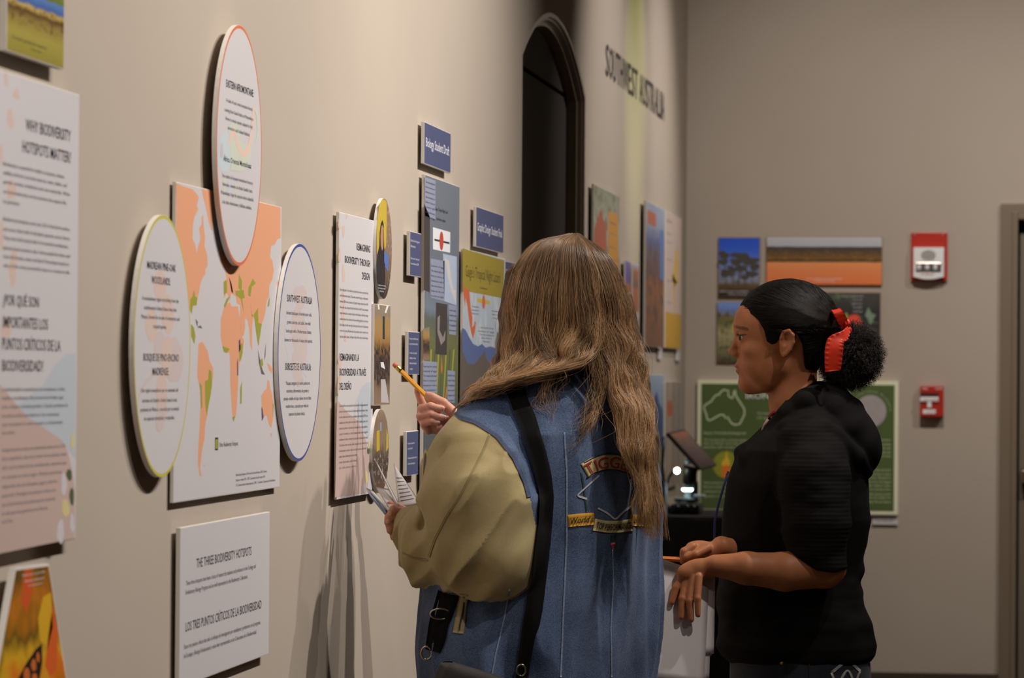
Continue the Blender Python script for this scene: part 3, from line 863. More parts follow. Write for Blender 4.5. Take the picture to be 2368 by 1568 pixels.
for (a, b, y0, dy, n) in ((111, 148, 262, 20, 8), (133, 184, 596, 20, 7), (206, 232, 774, 20, 5), (103, 155, 998, 19, 6), (200, 226, 1034, 20, 6), (94, 130, 1534, 20, 1)):
    for i in range(n):
        ln.append((DT[(i + n) % 8], 920 + a / 1.723, 920 + b / 1.723, 270 + (y0 + i * dy) / 1.723, 5))
text_block('body_text', root, M_ink, ln, off=F + L2)

# --- finished lizard poster
root = wpanel('lizard_poster', "finished poster titled Gaige's Tropical Night Lizard with gold header and orange Mexico", 'poster', 1070, 1166, 574, 1230, .013, .007,
              photo_mat('ph_final', [(0, rgb(110, 96, 84)), (.28, rgb(112, 100, 90)), (.36, rgb(112, 122, 150)), (.46, rgb(106, 124, 166)), (.52, rgb(160, 176, 196)), (.6, rgb(178, 190, 204)), (1, rgb(184, 196, 208))], .05, 6, speck=rgb(206, 210, 216), sp_scale=6, sp_thr=.56, zone=(.5, 1)))
F = .0130
print_poly('gold_header', root, mat('header_gold_print', rgb(160, 142, 56), .55), k9([(258.5, 524), (424, 573), (422, 724), (258, 692)]), F + .00026)
print_poly('mexico_print', root, mat('mexico_orange_print', rgb(210, 104, 66), .5), k9([(262, 670), (272, 688), (284, 690), (290, 760), (297, 800), (296, 840), (304, 830), (306, 815), (311, 818), (308, 850), (300, 884), (292, 860), (284, 810), (278, 760), (270, 720), (268, 760), (262, 710)]), F + L1)
print_poly('mountain_print', root, mat('mountain_blue_print', rgb(92, 108, 156), .55), k9([(257, 840), (270, 850), (285, 880), (300, 905), (320, 915), (335, 905), (350, 920), (370, 915), (395, 925), (425, 920), (420, 1000), (257, 1010)]), F + L1)
print_poly('rock_print', root, mat('rock_brown_print', rgb(104, 94, 88), .55), k9([(257, 930), (268, 960), (280, 985), (305, 985), (325, 960), (348, 932), (352, 965), (370, 985), (395, 990), (420, 1010), (412, 1640), (252, 1650)]), F + L2)
print_poly('rock_shape_print', root, mat('rock_pale_print', rgb(132, 116, 104), .55), k9([(390, 990), (388, 900), (396, 860), (402, 855), (404, 900), (402, 990)]), F + L3)
print_poly('gauge_print', root, MATS['yellow_print'], k9([(316, 722), (366, 734), (366, 748), (316, 738)]), F + L1)
print_poly('gauge_marker_print', root, MATS['mexico_orange_print'], k9(ell(342, 738, 6, 28)), F + L2)
text_block('title_text', root, mat('olive_dark_ink', rgb(86, 76, 40), .6), [("Gaige's Tropical Night Lizard", 920 + 270 / 1.723, 920 + 408 / 1.723, 270 + 636 / 1.723, 28), ('Lepidophyma gaigeae', 920 + 328 / 1.723, 920 + 356 / 1.723, 270 + 684 / 1.723, 4)], off=F + L2)
text_block('body_text', root, M_inkgrey, [(DT[i % 8], 920 + a / 1.723, 920 + b / 1.723, 270 + y / 1.723, 4) for i, (a, b, y) in enumerate(((296, 322, 758), (295, 324, 772), (296, 322, 786), (374, 410, 776), (376, 414, 790), (378, 414, 804), (330, 380, 842), (320, 384, 856), (326, 382, 870), (334, 374, 884), (340, 366, 898)))], off=F + L2)
root = wpanel('plaque', 'navy plaque right of the lizard poster, half behind the long brown hair', 'plaque', 1168, 1205, 603, 692, .014, .007, M_navy)
text_block('plaque_text', root, M_wtext, [('Made by graphic design', 1170, 1196, 626, 4), ('students', 1170, 1182, 636, 4), ('Hecho por estudiantes', 1170, 1196, 654, 4)], off=.014 + L2)

# --- vinyl lettering past the arch
y0, y1 = wpt(1399, 175).y, wpt(1536, 279).y
zb = (wpt(1399, 176).z + wpt(1534, 276).z) / 2
zc = zb + .103
root = empty('wall_lettering', (WX, y0, zb), 'dark wall lettering reading SOUTHWEST AUSTRALIA past the arch', 'lettering')
M_vinyl = mat('vinyl_grey', rgb(66, 62, 66), .5)
txt = 'SOUTHWEST AUSTRALIA'
wd = [1.35 if c in 'WM' else .6 if c == 'I' else .5 if c == ' ' else 1.0 for c in txt]
tot = sum(wd)
acc = 0
for c, wv in zip(txt, wd):
    if c != ' ':
        a0 = y0 + (y1 - y0) * (acc + .08) / tot
        a1 = y0 + (y1 - y0) * (acc + wv - .08) / tot

        def fn(co, mn, mx, a0=a0, a1=a1):
            out = np.zeros((len(co), 3))
            out[:, 0] = WX + .002
            out[:, 1] = a0 + (a1 - a0) * (co[:, 0] - mn) / max(mx - mn, 1e-6)
            out[:, 2] = zb + co[:, 1] / CAPH * (zc - zb)
            return out
        TEXTS.append(('letter', root, M_vinyl, [(_curve(c, True), fn)]))
    acc += wv

# --- posters past the arch
root = wpanel('poster', 'poster of pale birch trunks with an orange text block just past the arch', 'poster', 1371, 1431, 424, 900, .016, .006,
              photo_mat('ph_birch', [(0, rgb(170, 96, 66)), (.3, rgb(178, 104, 74)), (.55, rgb(176, 112, 82)), (.62, rgb(150, 140, 110)), (.8, rgb(176, 176, 160)), (1, rgb(150, 152, 132))], .25, 12, speck=rgb(104, 104, 78), sp_scale=14, sp_thr=.55, zone=(.55, 1)))
print_poly('orange_block_print', root, mat('amber_print', rgb(206, 148, 70), .5), [(1407, 487), (1429, 497), (1430, 880), (1406, 884)], .016 + L1)
print_poly('red_figure_print', root, mat('brick_print', rgb(180, 100, 76), .5), [(1374, 530), (1384, 500), (1390, 480), (1394, 505), (1402, 520), (1404, 700), (1374, 700)], .016 + L1)
text_block('poster_text', root, M_inkgrey, [('Habitat', 1410, 1426, 516, 6), ('Range and soil', 1410, 1427, 540, 4), ('Plants', 1410, 1424, 572, 4), ('Rainfall', 1410, 1425, 600, 4)], off=.016 + L2)
SG = 'small square photos between the birch poster and the tall painting'
for i, (xl, xr, yt, yb, lab) in enumerate(((1446, 1458, 602, 708, 'small photo of purple sky over orange ground, beside the tall desert painting'), (1463, 1477, 609, 720, 'small photo of an orange rock with dark hollow, beside the tall desert painting'))):
    wpanel('small_photo', lab, 'photo panel', xl, xr, yt, yb, .016, .006,
           photo_mat('ph_small%d' % i, [(0, rgb(160, 100, 70)), (.45, rgb(176, 110, 76)), (.55, rgb(110, 96, 150) if i == 0 else rgb(120, 100, 96)), (.85, rgb(116, 104, 168) if i == 0 else rgb(170, 110, 76)), (1, rgb(130, 124, 180) if i == 0 else rgb(170, 180, 200))], .1, 5), SG)
wpanel('small_photo', 'small grey card hanging under the two square photos by the hair', 'photo panel', 1466, 1478, 728, 800, .016, .006,
       photo_mat('ph_small2', [(0, rgb(176, 160, 140)), (.5, rgb(150, 140, 130)), (1, rgb(186, 180, 176))], .2, 6), SG)
root = wpanel('poster', 'tall painting of a brown desert rock face under blue sky', 'poster', 1493, 1536, 463, 800, .020, .008,
              photo_mat('ph_desert', [(0, rgb(126, 92, 74)), (.2, rgb(140, 98, 74)), (.42, rgb(150, 104, 76)), (.52, rgb(110, 90, 86)), (.66, rgb(116, 104, 112)), (.74, rgb(96, 108, 150)), (.85, rgb(150, 160, 184)), (1, rgb(160, 170, 196))], .16, 6, speck=rgb(92, 76, 74), sp_scale=7, sp_thr=.56, zone=(.1, .7)))
print_poly('red_panel_print', root, mat('coral_print', rgb(190, 110, 90), .5), [(1497, 484), (1517, 496), (1517, 526), (1497, 516)], .020 + L1)
print_poly('blue_panel_print', root, mat('sky_print', rgb(100, 124, 176), .5), [(1526, 530), (1535, 536), (1535, 650), (1526, 644)], .020 + L1)
root = wpanel('poster', 'pale pink poster of yellow blossom with a yellow foot, nearest the room corner', 'poster', 1539, 1575, 487, 804, .016, .006,
              photo_mat('ph_pink', [(0, rgb(200, 156, 62)), (.22, rgb(206, 160, 64)), (.26, rgb(206, 160, 64)), (.265, rgb(206, 184, 172)), (1, rgb(204, 184, 174))], .0, 6))
for i, pl in enumerate(([(1555, 650), (1562, 580), (1568, 575), (1569, 620), (1563, 660)], [(1552, 640), (1556, 630), (1562, 650), (1572, 640), (1570, 654), (1558, 664)], [(1557, 660), (1561, 660), (1562, 720), (1560, 726)])):
    print_poly('blossom_print', root, mat('blossom_print', rgb(214, 180, 92), .5), pl, .016 + L1)
text_block('poster_text', root, M_inkgrey, [('Wattle', 1542, 1554, 512, 7), ('Acacia', 1542, 1553, 540, 5), ('flowers', 1542, 1554, 560, 4), ('in spring', 1542, 1554, 600, 4), ('after fire', 1542, 1552, 650, 4), ('and rain', 1542, 1552, 700, 4)], off=.016 + L2)
CG = 'small white caption cards under the corner posters'
wpanel('caption_card', 'tiny white caption card hanging under the tall desert painting', 'caption card', 1523, 1531, 806, 831, .008, .005, M_white, CG)
wpanel('caption_card', 'tiny white caption card hanging under the pink blossom poster', 'caption card', 1565, 1573, 812, 834, .008, .005, M_white, CG)
root = wpanel('poster', 'pale blue poster of dark blue mountains, low on the wall by the hair', 'poster', 1480, 1534, 866, 1120, .016, .006,
              photo_mat('ph_mtn', [(0, rgb(110, 116, 110)), (.25, rgb(120, 120, 90)), (.4, rgb(84, 96, 130)), (.6, rgb(90, 108, 150)), (.7, rgb(130, 150, 180)), (1, rgb(156, 176, 196))], .12, 5))
print_poly('mountain_print', root, mat('deep_blue_print', rgb(64, 80, 124), .5), [(1494, 975), (1505, 950), (1513, 920), (1519, 905), (1524, 930), (1532, 950), (1533, 1030), (1494, 1030)], .016 + L1)
root = wpanel('poster', 'striped beige poster with a red mark, behind the raised tablet', 'poster', 1538, 1572, 882, 1130, .016, .006,
              photo_mat('ph_stripe', [(0, rgb(150, 136, 124)), (.35, rgb(170, 152, 138)), (.5, rgb(140, 124, 116)), (.7, rgb(160, 144, 132)), (1, rgb(140, 136, 140))], .3, 9, flip=1))
print_poly('red_mark_print', root, mat('dull_red_print', rgb(178, 96, 72), .5), ell(1549, 945, 6, 22, 14, .2, 4), .016 + L1)

# ------------------------------------------------------------------ end wall


def rgbE(r, g, b):
    return tuple(min(.92, v * 1.5) for v in rgb(r, g, b))


def epanel(name, label, cat, xl, xr, yt, yb, front=.014, thick=.010, face=None, group=None, edge=None):
    xm, ym = (xl + xr) / 2, (yt + yb) / 2
    x0, x1 = ept(xl, ym, front).x, ept(xr, ym, front).x
    z1, z0 = ept(xm, yt, front).z, ept(xm, yb, front).z
    root = empty(name, ((x0 + x1) / 2, EY, z0), label, cat, group)
    box('board', x0, x1, EY - front, EY - front + thick, z0, z1, edge or M_foam, root, .0015)
    if face:
        box('printed_face', x0 + .002, x1 - .002, EY - front - .0004, EY - front, z0 + .002, z1 - .002, face, root)
    box('wall_mount', x0 + (x1 - x0) * .2, x1 - (x1 - x0) * .2, EY - front + thick, EY, z0 + (z1 - z0) * .2, z1 - (z1 - z0) * .2, M_shadowgap, root)
    return root


M_bredge = mat('brown_edge', rgbE(120, 92, 60), .6)
PH = 'photo prints above the green poster on the end wall'
root = epanel('photo_panel', 'photo print of a gum tree against deep blue sky', 'photo panel', 1661, 1757, 549, 687, .016, .012,
              photo_mat('ph_gum', [(0, rgbE(40, 34, 28)), (.10, rgbE(60, 48, 36)), (.20, rgbE(96, 76, 48)), (.26, rgbE(120, 124, 140)), (.5, rgbE(110, 126, 176)), (.7, rgbE(66, 98, 190)), (.85, rgbE(44, 84, 190)), (1, rgbE(40, 78, 190))], .04, 9,
                        speck=rgbE(66, 62, 56), sp_scale=7, sp_thr=.56, zone=(.18, .55)), PH, M_bredge)
for i, (x, y, rx, ry) in enumerate(((1674, 590, 13, 9), (1672, 606, 11, 8), (1712, 592, 21, 9), (1733, 604, 20, 10), (1702, 606, 15, 8), (1745, 618, 10, 9), (1711, 622, 16, 8), (1690, 622, 10, 7), (1678, 632, 14, 8), (1738, 634, 13, 8), (1722, 642, 9, 6))):
    print_poly('tree_crown_print', root, mat('gum_crown_print', rgbE(64, 60, 52), .5), ell(x, y, rx, ry, 18, .3, i + 70), .0166 + i * 3e-5, 'e')
for x0, x1 in ((1712, 1708), (1728, 1722), (1692, 1696), (1674, 1680)):
    print_poly('trunk_print', root, MATS['gum_crown_print'], [(x0 - 1, 600), (x0 + 1, 600), (x1 + 1.5, 662), (x1 - 1.5, 662)], .01645, 'e')
text_block('caption_text', root, M_wtext, [('Salmon gum woodland', 1664, 1730, 675, 4), ('Western Australia', 1684, 1728, 682, 4)], 'e', .0168)
root = epanel('photo_panel', 'wide photo print of red earth before a line of scrub', 'photo panel', 1772, 2040, 547, 659, .016, .012,
              photo_mat('ph_earth', [(0, rgbE(206, 108, 62)), (.3, rgbE(216, 122, 74)), (.465, rgbE(222, 134, 84)), (.475, rgbE(60, 46, 34)), (.56, rgbE(110, 80, 40)), (.68, rgbE(78, 64, 48)), (.79, rgbE(64, 58, 54)), (.80, rgbE(160, 164, 172)), (1, rgbE(172, 172, 174))], .025, 9,
                        speck=rgbE(128, 96, 48), sp_scale=16, sp_thr=.58, zone=(.48, .72)), PH, M_bredge)
text_block('caption_text', root, M_wtext, [('Red sand plain near the wheatbelt', 1866, 1948, 646, 4), ('Southwest Australia', 1882, 1930, 651, 4)], 'e', .0168)
root = epanel('photo_panel', 'photo print of a spiky grass tree in bright sun, beside the profile of the girl', 'photo panel', 1658, 1757, 698, 838, .016, .012,
              photo_mat('ph_grass', [(0, rgbE(70, 64, 48)), (.25, rgbE(128, 122, 88)), (.5, rgbE(150, 142, 100)), (.66, rgbE(96, 96, 64)), (.76, rgbE(120, 104, 70)), (.86, rgbE(100, 120, 170)), (1, rgbE(110, 140, 200))], .14, 9,
                        speck=rgbE(54, 56, 36), sp_scale=11, sp_thr=.56, zone=(0, .85)), PH, M_bredge)
print_poly('yellow_bloom_print', root, MATS['yellow_print'], ell(1698, 758, 5, 14), .0167, 'e')
root = epanel('photo_panel', 'photo print of a scarlet flower among dark foliage behind the curly hair puff', 'photo panel', 1773, 2036, 676, 838, .016, .012,
              photo_mat('ph_flower', [(0, rgbE(70, 60, 54)), (.2, rgbE(120, 100, 90)), (.4, rgbE(52, 46, 42)), (.7, rgbE(46, 46, 46)), (1, rgbE(66, 64, 58))], .5, 6,
                        speck=rgbE(96, 110, 86), sp_scale=9, sp_thr=.6), PH, M_bredge)
print_poly('scarlet_flower_print', root, mat('scarlet_print', rgbE(226, 72, 48), .5), ell(1976, 748, 18, 20, 22, .12, 2), .0167, 'e')
print_poly('bud_print', root, mat('bud_print', rgbE(130, 140, 60), .5), ell(1957, 731, 4, 8), .0167, 'e')
print_poly('leaf_print', root, mat('greygreen_print', rgbE(110, 128, 110), .5), [(2008, 710), (2016, 725), (2026, 728), (2018, 740), (2012, 752), (2008, 738), (2000, 730)], .0167, 'e')
text_block('caption_text', root, M_wtext, [('Scarlet banksia with', 1948, 1996, 686, 3), ('dense flower spikes', 1972, 1994, 694, 3), ('feeding honeyeaters', 1972, 1994, 703, 3), ('and possums', 1972, 1994, 712, 3), ('through spring', 1972, 1994, 721, 3)], 'e', .0169)

# green poster
M_creamf = mat('cream_frame', rgbE(216, 206, 178), .5)
root = epanel('green_poster', 'green framed poster with a white outline map of Australia', 'poster', 1612, 2077, 880, 1188, .03, .03, None, None, M_creamf)
box('printed_face', ept(1621, 1030, .032).x, ept(2068, 1030, .032).x, EY - .032, EY - .030, ept(1845, 1179, .03).z, ept(1845, 889, .03).z, mat('poster_green', rgb(88, 106, 56), .55, var=.04, vscale=8), root)
G = .0325
M_pale = mat('poster_pale', rgbE(186, 196, 160), .55)
kg = crop(1600, 860, 4.238)
AUS = [(118, 340), (150, 310), (190, 290), (215, 250), (240, 225), (265, 225), (280, 200), (310, 175), (360, 185), (355, 230), (390, 260), (405, 250), (412, 190), (422, 175), (432, 230), (450, 265), (480, 310), (515, 365), (515, 420), (490, 470), (470, 510), (425, 520), (390, 505), (365, 470), (350, 440), (330, 455), (310, 420), (280, 420), (240, 440), (200, 465), (165, 478), (150, 460), (140, 410), (122, 370)]
vs = kg(AUS)
bm = bmesh.new()
n = len(vs)
cxx, cyy = sum(v[0] for v in vs) / n, sum(v[1] for v in vs) / n
inn, out = [], []
for i in range(n):
    (xa, ya), (xb, yb_) = vs[i - 1], vs[(i + 1) % n]
    tx, ty = xb - xa, yb_ - ya
    l = math.hypot(tx, ty) or 1
    nx, ny = -ty / l * 1.5, tx / l * 1.5
    out.append(bm.verts.new(ept(vs[i][0] + nx, vs[i][1] + ny, G)))
    inn.append(bm.verts.new(ept(vs[i][0] - nx, vs[i][1] - ny, G)))
for i in range(n):
    j = (i + 1) % n
    bm.faces.new((inn[i], inn[j], out[j], out[i]))
link_bm('australia_outline', bm, M_pale, root)
print_poly('grey_disc_print', root, mat('disc_grey_print', rgbE(150, 142, 142), .55, var=.08, vscale=40), kg(ell(1752, 385, 154, 158, 40)), G, 'e')
print_poly('lime_disc_print', root, mat('lime_print', rgbE(134, 136, 44), .55), kg(ell(335, 910, 132, 132, 32)), G, 'e')
print_poly('flame_flower_print', root, mat('flame_orange_print', rgbE(224, 108, 36), .5), kg([(290, 1030), (292, 880), (320, 850), (335, 790), (345, 770), (352, 830), (372, 870), (378, 960), (365, 1035)]), G + .0002, 'e')
print_poly('flame_flower_print', root, mat('flame_yellow_print', rgbE(226, 168, 50), .5), kg([(292, 920), (296, 875), (322, 850), (337, 790), (345, 775), (352, 830), (372, 870), (375, 915)]), G + .0004, 'e')
text_block('title_text', root, mat('title_cream', rgbE(226, 226, 200), .55), [('IRON', 1600 + 530 / 4.238, 1600 + 760 / 4.238, 860 + 262 / 4.238, 14), ('P', 1600 + 1505 / 4.238, 1600 + 1555 / 4.238, 860 + 250 / 4.238, 12)], 'e', G, True)
EN = 'eucalyptus trees grow on rocky iron rich soils where few other plants can live'
ln = [('Status: Critically Endangered', 1600 + 115 / 4.238, 1600 + 525 / 4.238, 860 + 608 / 4.238, 6), ('The ironstone', 1600 + 640 / 4.238, 1600 + 800 / 4.238, 860 + 415 / 4.238, 5), ('273 species', 1600 + 640 / 4.238, 1600 + 800 / 4.238, 860 + 460 / 4.238, 5)]
for i, (a, b, y) in enumerate([(115, 560, 675), (115, 540, 708), (115, 520, 745), (115, 420, 1095), (115, 400, 1135), (115, 380, 1180), (115, 360, 1225)]):
    ln.append((['The ironstone flora is found nowhere', 'else on Earth, and only small', 'patches still remain today', 'Yellow petals and orange', 'flowers attract birds', 'pollinators and bees', 'mostly in spring'][i], 1600 + a / 4.238, 1600 + b / 4.238, 860 + y / 4.238, 5))
for i, y in enumerate((675, 718, 755, 795, 832, 970, 1010, 1045, 1085, 1122, 1160, 1205, 1240, 1280)):
    ln.append((['a small area of land that is', 'losing the rare shrubs', 'which thrive in the soils', 'that are seasonally wet', 'and full of iron', 'Why are they all here?', 'the plants live on these', 'ironstones. They grow in', 'shallow soil. It has trapped', 'water when it rains', 'and over time lack of fires', 'and few species survive', 'in the soil, shelter for', 'using the project'][i], 1600 + 1700 / 4.238, 1600 + 1948 / 4.238, 860 + y / 4.238, 5))
text_block('body_text', root, M_pale, ln, 'e', G)
items = []
arcs = 'Xanthorrhoea brunonis'
bm = bmesh.new()
for i, c in enumerate(arcs):
    if c == ' ':
        continue
    t = math.radians(205 + i * (160 / len(arcs)))
    px, py = 1600 + (1752 + 186 * math.cos(t)) / 4.238, 860 + (385 + 186 * math.sin(t)) / 4.238
    p0 = ept(px, py, G)
    ang = t + math.pi / 2

    def fn(co, mn, mx, p0=p0, ang=ang):
        u = (co[:, 0] - (mn + mx) / 2) * .011
        v = co[:, 1] * .011
        ca, sa = math.cos(-ang), math.sin(-ang)
        o = np.zeros((len(co), 3))
        o[:, 0] = p0.x + u * ca - v * sa
        o[:, 1] = p0.y
        o[:, 2] = p0.z + u * sa + v * ca
        return o
    items.append((_curve(c, True), fn))
bm.free()
TEXTS.append(('arc_text', root, M_pale, items))
root = epanel('caption_card', 'white caption card below the right end of the green poster', 'caption card', 2017, 2076, 1191, 1214, .012, .012, M_white)
text_block('caption_text', root, M_inkgrey, [('Student infographic, 2024', 2025, 2066, 1205, 4)], 'e', .014)

# fire alarm horn strobe
M_red = mat('alarm_red', rgb(190, 50, 34), .35)
M_alw = mat('alarm_white', rgbE(226, 222, 216), .35)
M_lens = mat('lens_clear', rgbE(200, 200, 205), .12, .2)
xm = 2149
root = empty('horn_strobe', (ept(xm, 595).x, EY, ept(xm, 650).z), 'red and white fire alarm horn strobe with clear lens', 'fire alarm')
ax0, ax1 = ept(2106.5, 595, .02).x, ept(2191, 595, .02).x
az0, az1 = ept(xm, 649, .02).z, ept(xm, 537, .02).z
box('back_plate', ax0, ax1, EY - .022, EY, az0, az1, M_red, root, .003)
wx0, wx1 = ept(2111, 595, .05).x, ept(2184, 595, .05).x
wz1, wz0, wzb = ept(xm, 572, .05).z, ept(xm, 640, .05).z, ept(xm, 646, .05).z
bm = bmesh.new()
prof = [(wx0, wz1), (wx1, wz1), (wx1, wz0)]
for k in range(1, 10):
    t = k / 10
    prof.append((wx1 + (wx0 - wx1) * t, wz0 - (wz0 - wzb) * math.sin(math.pi * t)))
prof.append((wx0, wz0))
rg = [[bm.verts.new((x + ((ax0 + ax1) / 2 - x) * s, y, z)) for x, z in prof] for y, s in ((EY - .022, 0), (EY - .048, .02), (EY - .054, .06))]
for r0, r1 in zip(rg, rg[1:]):
    for k in range(len(prof)):
        bm.faces.new((r0[k], r0[(k + 1) % len(prof)], r1[(k + 1) % len(prof)], r1[k]))
bm.faces.new(rg[-1])
hous = link_bm('housing', bm, M_alw, root)
gx, gz = ept(2147, 590, .056).x, ept(2147, 590, .056).z
for k in range(9):
    t = -1 + 2 * (k + .5) / 9
    hw = .029 * math.sqrt(1 - t * t)
    box('grille_slat', gx - hw, gx + hw, EY - .0565, EY - .053, gz + t * .021 - .0012, gz + t * .021 + .0012, mat('grille_grey', rgbE(150, 144, 138), .5), hous)
lz0, lz1 = ept(2147, 629, .056).z, ept(2147, 607, .056).z
box('reflector', wx0 + .012, wx1 - .012, EY - .058, EY - .050, lz0, lz1, mat('reflector_grey', rgbE(120, 112, 106), .25, .7), root, .003)
for px in (2125, 2144, 2163):
    p = ept(px, 619, .06)
    b_ = bmesh.new()
    bmesh.ops.create_icosphere(b_, subdivisions=2, radius=.012)
    bmesh.ops.scale(b_, verts=b_.verts, vec=(.8, .9, 1.1))
    bmesh.ops.translate(b_, verts=b_.verts, vec=p)
    link_bm('lens', b_, M_lens, root, True)
for px in (2115, 2181):
    p = ept(px, 543, .022)
    link_bm('screw', lathe_bm([(.004, 0), (.004, .002), (.002, .003)], p, (0, -1, 0), 10), mat('screw_metal', rgbE(170, 160, 150), .3, 1), root)
text_block('alarm_text', root, M_red, [('FIRE', 2131, 2160, 636, 4)], 'e', .058)

# manual pull station
root = empty('pull_station', (ept(2153, 936).x, EY, ept(2153, 966).z), 'red fire alarm pull station with white T handle', 'fire alarm')
qx0, qx1, qz0, qz1 = ept(2127.5, 930, .05).x, ept(2182, 930, .05).x, ept(2153, 964, .05).z, ept(2153, 892, .05).z
box('body', qx0, qx1, EY - .05, EY, qz0, qz1, M_red, root, .004)
box('recess', ept(2134, 0, .05).x, ept(2177, 0, .05).x, EY - .0508, EY - .049, ept(2153, 924, .05).z, ept(2153, 908, .05).z, mat('recess_dark', rgbE(60, 22, 18), .6), root)
hb = box('handle', ept(2134, 0, .055).x, ept(2176, 0, .055).x, EY - .060, EY - .049, ept(2153, 929, .055).z, ept(2153, 918, .055).z, M_alw, root, .002)
box('handle_stem', ept(2150, 0, .055).x, ept(2160, 0, .055).x, EY - .058, EY - .049, ept(2153, 943, .055).z, ept(2153, 928, .055).z, M_alw, hb, .002)
box('label_plate', ept(2140, 0, .055).x, ept(2170, 0, .055).x, EY - .0515, EY - .0495, ept(2153, 957, .055).z, ept(2153, 947, .055).z, M_alw, root)
text_block('station_text', root, M_wtext, [('FIRE', 2133, 2145, 901, 5), ('ALARM', 2163, 2180, 901, 5)], 'e', .0505)
text_block('station_text', root, M_red, [('PULL DOWN', 2136, 2174, 927, 4), ('ACTIVATE', 2142, 2168, 955, 4)], 'e', .0612)

# ------------------------------------------------------------------ table with microscope in the corner


def dpt(px, py, y):
    d = ray(px, py)
    return CAM + d * (y / d.y)


M_cloth = mat('black_cloth', rgb(30, 27, 26), .85, var=.2, vscale=30)
TY = 12.35
tz = dpt(1600, 1189, TY + .25).z
root = empty('table', (-.75, TY + .4, 0), 'table under a black floor-length cloth in the room corner', 'table')
tx0, tx1 = WX + .03, -.55
box('table_top', tx0 + .01, tx1 - .01, TY + .01, TY + .69, tz - .03, tz - .004, mat('table_wood', rgb(90, 70, 50), .6), root)
bm = bmesh.new()
n = 120
per = []
for (xa, ya), (xb, yb_) in zip([(tx0, TY), (tx1, TY), (tx1, TY + .7), (tx0, TY + .7)], [(tx1, TY), (tx1, TY + .7), (tx0, TY + .7), (tx0, TY)]):
    for k in range(n // 4):
        t = k / (n // 4)
        per.append((xa + (xb - xa) * t, ya + (yb_ - ya) * t))
rows = []
for z, am in ((tz, 0), (tz - .012, .006), (tz - .2, .012), (tz - .5, .02), (.01, .03)):
    r = []
    for k, (x, y) in enumerate(per):
        dx, dy = x - (tx0 + tx1) / 2, y - (TY + .35)
        o_ = am * (.6 + .4 * math.sin(k * .9)) * (0 if abs(x - tx0) < .01 else 1)
        l = math.hypot(dx, dy)
        r.append(bm.verts.new((x + dx / l * o_, y + dy / l * o_, z)))
    rows.append(r)
for r0, r1 in zip(rows, rows[1:]):
    for k in range(len(per)):
        bm.faces.new((r0[k], r0[(k + 1) % len(per)], r1[(k + 1) % len(per)], r1[k]))
bm.faces.new(rows[0])
link_bm('table_cloth', bm, M_cloth, root, False)
for lx in (tx0 + .06, tx1 - .06):
    for ly in (TY + .06, TY + .64):
        tube('leg', [(lx, ly, 0), (lx, ly, tz - .03)], .018, mat('leg_metal', rgb(60, 60, 62), .4, .8), root)

# microscope, its own screen, small lamp
MY = TY + .28
km = lambda x, y, dy=0.0: dpt(1500 + x / 6.03, 960 + y / 6.03, MY + dy)
M_msil = mat('scope_silver', rgb(196, 200, 200), .25, .6)
M_mblk = mat('scope_black', rgb(22, 24, 27), .35)
M_glow = mat('led_glow', (.7, .95, 1), .3, emit=(.72, .95, 1.0), estr=9)
M_lamp = mat('lamp_glow', (1, 1, .85), .3, emit=(1.0, .97, .72), estr=14)
b0 = km(480, 1370)
root = empty('microscope', (b0.x, MY, tz), 'microscope with a tilted tablet screen and lit stage on the black table', 'microscope')
bx0, bx1 = km(330, 1350).x, km(735, 1350).x
box('base', bx0, bx1, MY - .09, MY + .09, tz, tz + .035, M_mblk, root, .008)
box('base_deck', bx0 + .02, bx1 - .01, MY - .08, MY + .08, tz + .035, km(500, 1235).z, mat('scope_grey', rgb(150, 148, 140), .4, .3), root, .006)
for x in (390, 520, 610):
    p = km(x, 1300, -.092)
    link_bm('focus_knob', lathe_bm([(.014, 0), (.014, .02), (.010, .024)], p + Vector((0, .012, 0)), (0, -1, 0), 16), M_mblk, root)
box('stage', km(380, 1180).x, km(700, 1180).x, MY - .06, MY + .06, km(500, 1200).z, km(500, 1165).z, M_mblk, root, .002)
box('slide', km(380, 1170).x, km(600, 1170).x, MY - .05, MY + .03, km(500, 1164).z, km(500, 1150).z, mat('slide_glass', rgb(210, 232, 236), .1), root)
box('specimen_tray', km(630, 1130).x, km(790, 1130).x, MY - .02, MY + .02, km(700, 1150).z, km(700, 1110).z, mat('tray_white', rgb(216, 232, 234), .2), root, .003)
link_bm('objective', lathe_bm([(.010, 0), (.012, .02), (.018, .035), (.018, .05)], km(540, 1165), (0, 0, 1), 16), M_msil, root, True)
link_bm('led_ring', lathe_bm([(.014, 0), (.019, .003), (.019, .009), (.014, .012)], km(540, 1060), (0, 0, 1), 20), M_glow, root)
tube('body_tube', [km(560, 1010), km(575, 900), km(585, 780), km(600, 720)], [.020, .025, .024, .03], M_mblk, root, 16)
tube('arm', [km(560, 1230, .06), km(640, 1150, .07), km(640, 950, .06), km(590, 860, .02)], .013, M_mblk, root, 10)
link_bm('ring_highlight', lathe_bm([(.012, 0), (.013, .006)], km(545, 660), (0.4, -.3, .8), 14), mat('scope_blue', rgb(150, 210, 240), .2, .3), root)
